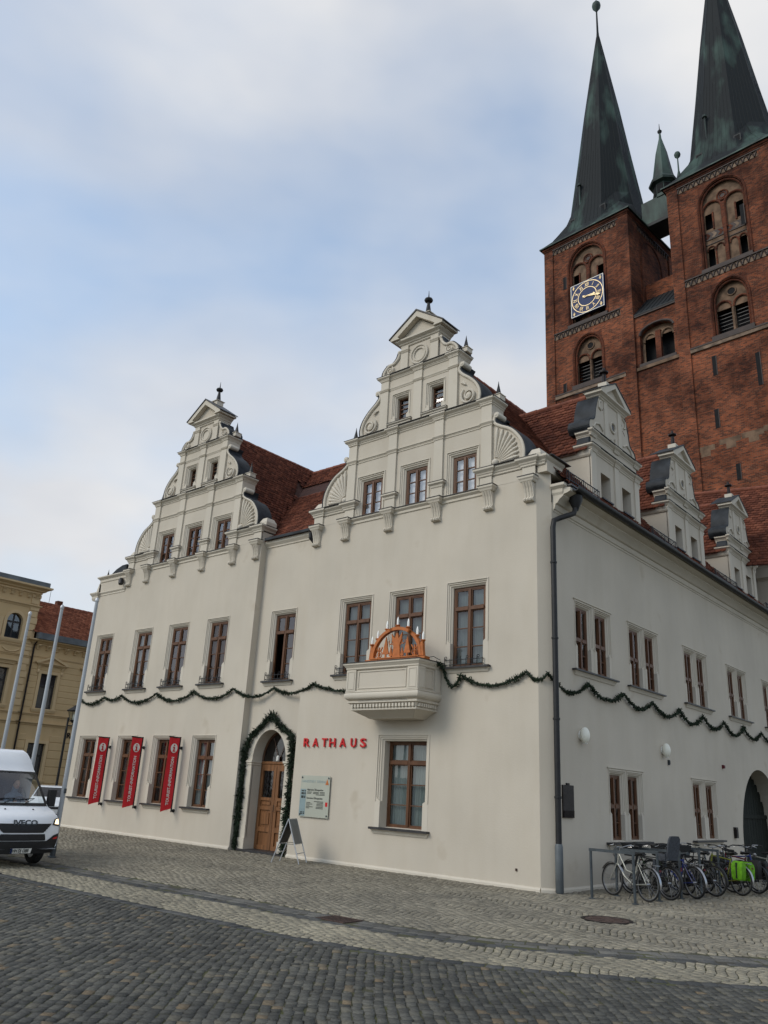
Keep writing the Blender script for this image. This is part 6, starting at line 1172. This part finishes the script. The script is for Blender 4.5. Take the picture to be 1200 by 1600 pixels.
# ------------------------------------------------------------------ fir garlands
def garland(name, label, pts, r=.045, dens=330):
    g_ = thing(name, label, 'garland', tuple(pts[0])); o = Vector(pts[0]); P = [Vector(p)-o for p in pts]
    MB().tube(P, r*.55, 6).build('cord', 'needle', g_)
    seg = [(P[i+1]-P[i]).length for i in range(len(P)-1)]; tot = sum(seg)
    for part, mt, k in (('sprigs', 'needle', .72), ('sprig_tips', 'needle2', .28)):
        nn = int(tot*dens*k); V = np.zeros((nn, 4, 3)); cum = np.r_[0, np.cumsum(seg)]; A = np.array([tuple(p) for p in P])
        s = RNG.uniform(0, tot, nn); base = np.stack([np.interp(s, cum, A[:, q]) for q in range(3)], -1)
        d = RNG.normal(0, 1, (nn, 3)); d /= np.linalg.norm(d, axis=1, keepdims=True); ln_ = (RNG.uniform(.6, 1.75, nn)*(1+.32*np.sin(s*7.3+1)*np.sin(s*2.9)))[:, None]*r*(1.35 if k < .5 else 1.15)
        sd2 = np.cross(d, RNG.normal(0, 1, (nn, 3))); sd2 /= np.linalg.norm(sd2, axis=1, keepdims=True); w = .013
        V[:, 0] = base-sd2*w*.6; V[:, 1] = base+d*ln_*.6-sd2*w; V[:, 2] = base+d*ln_; V[:, 3] = base+d*ln_*.6+sd2*w
        F = np.arange(nn*4).reshape(-1, 4); ob = big_mesh(part, mt, V.reshape(-1, 3), F, np.ones(nn), g_)
    return g_
def swags(pk, sag):
    out = []
    for (a, b), sg in zip(zip(pk[:-1], pk[1:]), sag):
        sg *= random.uniform(.86, 1.12)
        for i in range(12):
            t = i/12; p = Vector(a).lerp(Vector(b), t); out.append((p.x, p.y, p.z-sg*4*t*(1-t)+random.gauss(0, .006)))
    out.append(tuple(pk[-1])); return out
Y = -.07
garland('garland', 'fir garland swagged along the front wall from the flagpole corner to the oriel', swags([(-18.7, Y, 4.30), (-17.0, Y, 4.28), (-15.95, Y, 4.30), (-13.92, Y, 4.30), (-11.95, Y, 4.30), (-10.06, Y, 4.30), (-8.55, .15, 4.30), (-6.74, Y, 4.32), (-4.85, Y, 4.16)], [.22, .14, .23, .24, .25, .24, .23, .14]))
X = .33
garland('garland', 'fir garland swagged from the oriel round the building corner along the side wall', [(-2.52, -.3, 4.60), (-2.46, -.12, 4.52)]+swags([(-2.46, -.08, 4.46), (-1.98, Y, 4.31), (-.24, Y, 4.30), (.20, .05, 4.26)]+[(X, y, 4.25) for y in (1.66, 3.52, 5.23, 7.03, 8.81, 10.58, 12.44, 14.28, 16.1, 17.9, 19.7)], [.30, .27, .17, .28]+[.29]*10))
garland('garland', 'thick fir garland with a pointed top framing the arched entrance door', [(p.x, .12, p.y) for p in catmull([(-9.50, .03), (-9.50, .8), (-9.49, 1.5), (-9.50, 2.15), (-9.42, 2.7), (-9.2, 3.05), (-8.86, 3.27), (-8.55, 3.52), (-8.40, 3.50), (-8.15, 3.27), (-7.85, 3.12), (-7.62, 2.95), (-7.55, 2.5), (-7.55, 1.6), (-7.58, .8), (-7.60, .03)], 4)], .085, 620)
# ------------------------------------------------------------------ small things on the side wall
for y, lab in ((1.36, 'egg-shaped opal wall lamp above the bronze plaque'), (5.87, 'egg-shaped opal wall lamp between the two ground-floor window pairs')):
    l = thing('wall_lamp', lab, 'wall lamp', (.25, y, 3.02), 0, 'egg-shaped lamps on the side wall')
    MB().sphere((.11, 0, .07), (.10, .13, .175), 18, 12).build('opal_shade', 'lampw', l, 60); m = MB(); m.tube([(0, 0, .07), (.03, 0, .07)], .10, 14); m.build('wall_plate', 'paintw', l); MB().lathe(.11, 0, [(.03, -.115), (.05, -.10), (.05, -.09)], 10).build('bottom_cap', 'paintw', l)
pq = thing('bronze_plaque', 'dark bronze plaque with rippled lower edge beside the downpipe', 'plaque', (.25, .70, 1.37)); TL_ = lambda u, d, z: (d, u, z)
MB(TL_).box(-.235, .235, .0, .03, .02, .66).build('plate', 'bronze', pq); MB(TL_).box(-.06, .04, .0, .04, .66, .70).build('crest', 'bronze', pq)
for k in range(9): MB(TL_).tube([(-.2+k*.05, .03, .02), (-.2+k*.05, .035, .16)], .018, 6).build('relief_figure', 'bronze', pq)
for k in range(7): MB(TL_).box(-.19, .19, .03, .034, .25+k*.05, .265+k*.05).build('inscription_line', 'bronze', pq)
def small(name, lab, cat, y, z, w, h, d, m, T=TS):
    t = thing(name, lab, cat, T(y, 0, z)); l = (lambda u, d_, zz: (d_, u, zz)) if T is TS else (lambda u, d_, zz: (u, -d_, zz))
    MB(l).box(-w/2, w/2, 0, d, 0, h).build('housing', m, t); MB(l).box(-w*.35, w*.35, d, d+.012, h*.2, h*.8).build('cover', m, t)
small('alarm_beacon', 'small red alarm beacon on the side wall by the archway', 'beacon', 10.35, 2.88, .09, .10, .07, 'dkred'); small('letter_box', 'small dark box on the side wall below the alarm beacon', 'box', 10.95, .95, .18, .30, .08, 'bronze'); small('wall_sensor', 'tiny dark sensor on the side wall below the second egg lamp', 'sensor', 6.2, 2.74, .05, .13, .05, 'steel')
small('hydrant_mark', 'tiny round red-brown fitting low on the front wall near the corner', 'wall fitting', -.55, .33, .04, .045, .02, 'rust', TF)
# ------------------------------------------------------------------ bicycle stands and bicycles
labs = ['steel hoop bicycle stand nearest the building corner, with nothing leaning on its near side', 'steel hoop bicycle stand between the silver bicycle and the one with a child seat', 'steel hoop bicycle stand beside the blue bicycle', 'steel hoop bicycle stand behind the black bicycle', 'steel hoop bicycle stand behind the green pannier']
for k, lab in enumerate(labs):
    r = thing('bicycle_stand', lab, 'bicycle stand', (1.05+.05*k, .08+.98*k, 0), rad(2), 'hoop stands along the side wall')
    MB().tube([(0, 0, 0), (0, 0, .86)], .027, 10).build('post', 'steel', r, 50); MB().tube([(.84, 0, 0), (.84, 0, .86)], .027, 10).build('post', 'steel', r, 50); MB().box(-.028, .868, -.022, .022, .835, .885).build('top_rail', 'steel', r)
    for x in (0, .84): MB().lathe(x, 0, [(.065, 0), (.065, .012), (.03, .016)], 12).build('foot_plate', 'steel', r)
M['silver'] = mat('silver_frame_paint', (.36, .36, .32), .35, .1, metal=.5); M['blue'] = mat('blue_frame_paint', (.015, .03, .16), .3, .1); M['olive'] = mat('olive_yellow_frame_paint', (.19, .20, .035), .35, .1)
def bike(loc, rz, label, frame, step=False, basket=None, seat=None, pannier=None, guard='chrome', bar='chrome', sad='blackp', lean=0):
    b = thing('bicycle', label, 'bicycle', (*loc, 0), rz, 'bicycles parked at the stands'); b.scale = (.9,)*3; b.rotation_euler = (lean, 0, rz)
    R_ = .335; rh_, fh = (-.53, 0, R_), (.53, 0, R_); bbk = (-.10, 0, .28); st = (-.26, 0, .80); ht_, hb = (.33, 0, .86), (.37, 0, .66)
    for nm, c in (('rear_wheel', rh_), ('front_wheel', fh)):
        w = MB().torus(c, (0, 1, 0), R_-.018, .019, 40, 8).build(nm, 'rubber', b, 60); MB().torus(c, (0, 1, 0), R_-.045, .010, 40, 6).build('rim', 'chrome', w, 60)
        s_ = MB()
        for i in range(18):
            a = 2*pi*i/18; s_.tube([(c[0]+.02*cos(a+1), c[1]+.02*(-1)**i, c[2]+.02*sin(a+1)), (c[0]+(R_-.05)*cos(a), c[1], c[2]+(R_-.05)*sin(a))], .0022, 3, False)
        s_.build('spokes', 'chrome', w, recalc=False); h = MB(); h.tube([(c[0], -.05, c[2]), (c[0], .05, c[2])], .022, 8); h.build('hub', 'chrome', w)
        g = MB(); a0, a1 = (rad(20), rad(190)) if nm == 'rear_wheel' else (rad(30), rad(165))
        Q = []
        for i in range(19):
            a = a0+(a1-a0)*i/18; Q.append((c[0]+(R_+.025)*cos(a), c[2]+(R_+.025)*sin(a)))
        g.add([(x, y, z+(-.006 if y else .004)) for x, z in Q for y in (-.028, 0, .028)], [(3*i+j, 3*i+j+1, 3*i+j+4, 3*i+j+3) for i in range(18) for j in range(2)]); g.build('mudguard', guard, b, 60, recalc=False)
    f = MB()
    if step: f.tube([hb, (.15, 0, .42), bbk], .019, 8); f.tube([ht_, (.1, 0, .55), (-.17, 0, .50)], .016, 8)
    else: f.tube([hb, bbk], .019, 8); f.tube([(.34, 0, .82), (-.25, 0, .76)], .016, 8)
    f.tube([bbk, st], .017, 8); f.tube([ht_, hb], .021, 8)
    for s in (-1, 1): f.tube([(bbk[0], s*.035, bbk[2]), (rh_[0], s*.055, rh_[2])], .010, 6); f.tube([(st[0]+.02, s*.02, .74), (rh_[0], s*.055, rh_[2])], .009, 6)
    f.build('frame', frame, b, 50)
    fk = MB()
    for s in (-1, 1): fk.tube([(hb[0], s*.03, hb[2]+.01), (.42, s*.052, .52), (fh[0], s*.052, fh[2])], .011, 6)
    fk.build('fork', frame if bar != 'blackp' else 'blackp', b, 50)
    hbm = MB(); hbm.tube([ht_, (.30, 0, 1.0)], .014, 8); hbm.tube([(.16, -.29, 1.06), (.27, -.22, 1.06), (.34, -.08, 1.0), (.34, .08, 1.0), (.27, .22, 1.06), (.16, .29, 1.06)], .011, 8); ho = hbm.build('handlebar', bar, b, 60)
    for s in (-1, 1): MB().tube([(.17, s*.285, 1.06), (.07, s*.325, 1.055)], .017, 8).build('grip', 'blackp', ho, 60); MB().tube([(.28, s*.2, 1.05), (.36, s*.26, 1.02), (.27, s*.31, 1.03)], .005, 5).build('brake_lever', 'chrome', ho)
    MB().tube([st, (-.285, 0, .90)], .013, 8).build('seat_post', 'chrome', b)
    sa = MB(); sa.rings([[(x, y*w, .90+z_+(.035 if abs(y) < .5 else 0)) for y in (-1, -.5, 0, .5, 1)]+[(x, y*w*.6, .87+z_) for y in (1, 0, -1)] for x, w, z_ in ((-.42, .075, .03), (-.36, .10, .015), (-.26, .075, .0), (-.18, .03, .0), (-.12, .022, -.005))]); sa.build('saddle', sad, b, 60)
    cr = MB(); cr.torus((bbk[0], -.05, bbk[2]), (0, 1, 0), .085, .006, 20, 4); cr.tube([(bbk[0], -.07, bbk[2]), (bbk[0]+.09, -.07, bbk[2]-.14)], .010, 6); cr.tube([(bbk[0], .07, bbk[2]), (bbk[0]-.09, .07, bbk[2]+.14)], .010, 6); cr.build('crank', 'chrome', b)
    for s, e in ((-1, 1), (1, -1)): MB().box(bbk[0]+e*.09-.045, bbk[0]+e*.09+.045, s*.12-.045, s*.12+.045, bbk[2]-e*.14-.012, bbk[2]-e*.14+.012).build('pedal', 'blackp', b)
    MB().tube([(bbk[0], -.05, bbk[2]+.085), (rh_[0], -.05, rh_[2]+.04)], .006, 4).build('chain', 'iron', b); MB().tube([(bbk[0], -.05, bbk[2]-.085), (rh_[0], -.05, rh_[2]-.04)], .006, 4).build('chain', 'iron', b)
    cg = MB(); cg.prism([(-.55, .27), (-.02, .18), (.02, .28), (-.03, .38), (-.55, .41)], -.062, -.054); cg.build('chain_guard', 'blackp', b)
    rk = MB()
    for s in (-1, 1): rk.tube([(-.27, s*.05, .72), (-.80, s*.065, .72)], .007, 5); rk.tube([(-.70, s*.065, .72), (-.53, s*.06, .36)], .006, 5)
    for x in (-.32, -.48, -.64, -.80): rk.tube([(x, -.065, .72), (x, .065, .72)], .006, 5)
    rk.build('luggage_rack', guard if guard != 'blackp' else 'iron', b); MB().box(-.885, -.872, -.022, .022, .61, .645).build('rear_reflector', 'dkred', b); MB().lathe(.47, 0, [(.02, .80), (.045, .83), (.045, .88), (.02, .90)], 10).build('headlamp', 'chrome', b, 40)
    ks = MB(); ks.tube([(-.2, .05, .28), (-.22, .24, .01)], .009, 5); ks.build('kickstand', 'iron', b)
    if basket:
        k = MB(); k.rings([[(.46+sx*w, sy*w*1.25, z) for sx, sy in ((-1, -1), (1, -1), (1, 1), (-1, 1))] for w, z in ((.11, .80), (.15, 1.06))], False); k.rings([[(.46+sx*.109, sy*.135, z) for sx, sy in ((-1, -1), (1, -1), (1, 1), (-1, 1))] for z in (.80, .805)]); k.build('basket', basket, b); m = MB()
        m.tube([(.31, -.19, 1.06), (.61, -.19, 1.06), (.61, .19, 1.06), (.31, .19, 1.06), (.31, -.19, 1.06)], .009, 5); m.build('basket_rim', 'iron', b)
    if seat:
        s1 = MB(); s1.rings([[(x, -w, z), (x, w, z), (x+.05, w*.9, z+.04), (x+.05, -w*.9, z+.04)] for x, w, z in ((-.36, .14, .80), (-.55, .17, .78), (-.66, .17, .80))]); s1.build('child_seat_base', seat, b, 40)
        s2 = MB(); s2.rings([[(-.66-(z-.8)*.22, -w, z), (-.66-(z-.8)*.22, w, z), (-.60-(z-.8)*.22, w*.85, z), (-.60-(z-.8)*.22, -w*.85, z)] for w, z in ((.165, .80), (.18, .95), (.19, 1.10), (.175, 1.24), (.12, 1.30))]); s2.build('child_seat_back', seat, b, 40)
        for s in (-1, 1): MB().box(-.62, -.36, s*.17-.015, s*.17+.015, .79, .93).build('child_seat_wing', seat, b); MB().box(-.34, -.28, s*.15-.04, s*.15+.04, .45, .80).build('foot_rest', seat, b)
    if pannier:
        for s in (-1, 1):
            p = MB(); p.rings([[(-.60+sx*w, s*(.075+dd_*d_), z) for sx, dd_ in ((-1, 0), (1, 0), (1, 1), (-1, 1))] for w, d_, z in ((.12, .12, .34), (.15, .14, .40), (.16, .14, .62), (.155, .12, .70), (.14, .07, .76))]); po = p.build('pannier', pannier, b, 40); MB().box(-.62, -.58, s*.215-.006, s*.215+.006, .38, .72).build('pannier_strap', 'blackp', po)
    return b
hd = rad(159)
def place(rear, *a, flip=False, **k):
    x, y = rear; bike((x+.477*cos(hd), y+.477*sin(hd)), hd+(pi if flip else 0)+random.gauss(0, .05), *a, **k)
place((1.88, .72), 'silver bicycle with a step-through frame and bright mudguards, nearest the corner downpipe', 'silver', step=True, lean=rad(4))
place((1.98, 1.46), 'black bicycle with a grey child seat and a black front basket', 'blackp', basket='blackp', seat='seatgrey', guard='blackp', bar='blackp')
place((2.20, 2.38), 'blue bicycle with bright mudguards and a dark wire basket', 'blue', basket='slate', lean=rad(-3), sad='steel')
place((2.22, 3.28), 'black bicycle with black mudguards, between the blue one and the olive one', 'blackp', guard='blackp', bar='blackp', step=True)
place((2.50, 4.18), 'olive bicycle carrying lime green panniers', 'olive', pannier='green', lean=rad(3))
place((2.55, 5.05), 'dark red bicycle carrying black panniers', 'dkred', pannier='blackp', guard='blackp', bar='blackp')
place((1.75, 2.02), 'dark green bicycle squeezed between the child-seat bicycle and the blue one', 'needle2', guard='blackp', bar='blackp', step=True, lean=rad(2))
place((1.85, 3.75), 'plain black bicycle with a high saddle in front of the olive one', 'blackp', guard='blackp', bar='chrome')
place((1.80, 2.85), 'black bicycle facing away from the wall, its bars beside the blue bicycle saddle', 'blackp', guard='blackp', bar='blackp', flip=True, basket='blackp')
place((2.15, 4.65), 'dark grey bicycle facing away from the wall beside the lime green panniers', 'steel', guard='blackp', bar='blackp', flip=True, step=True)
place((2.45, 5.5), 'dark blue bicycle facing away from the wall near the archway', 'blue', guard='blackp', bar='blackp', flip=True, pannier='slate')
place((2.75, 5.95), 'silver bicycle with bright mudguards beside the archway', 'silver', guard='chrome')
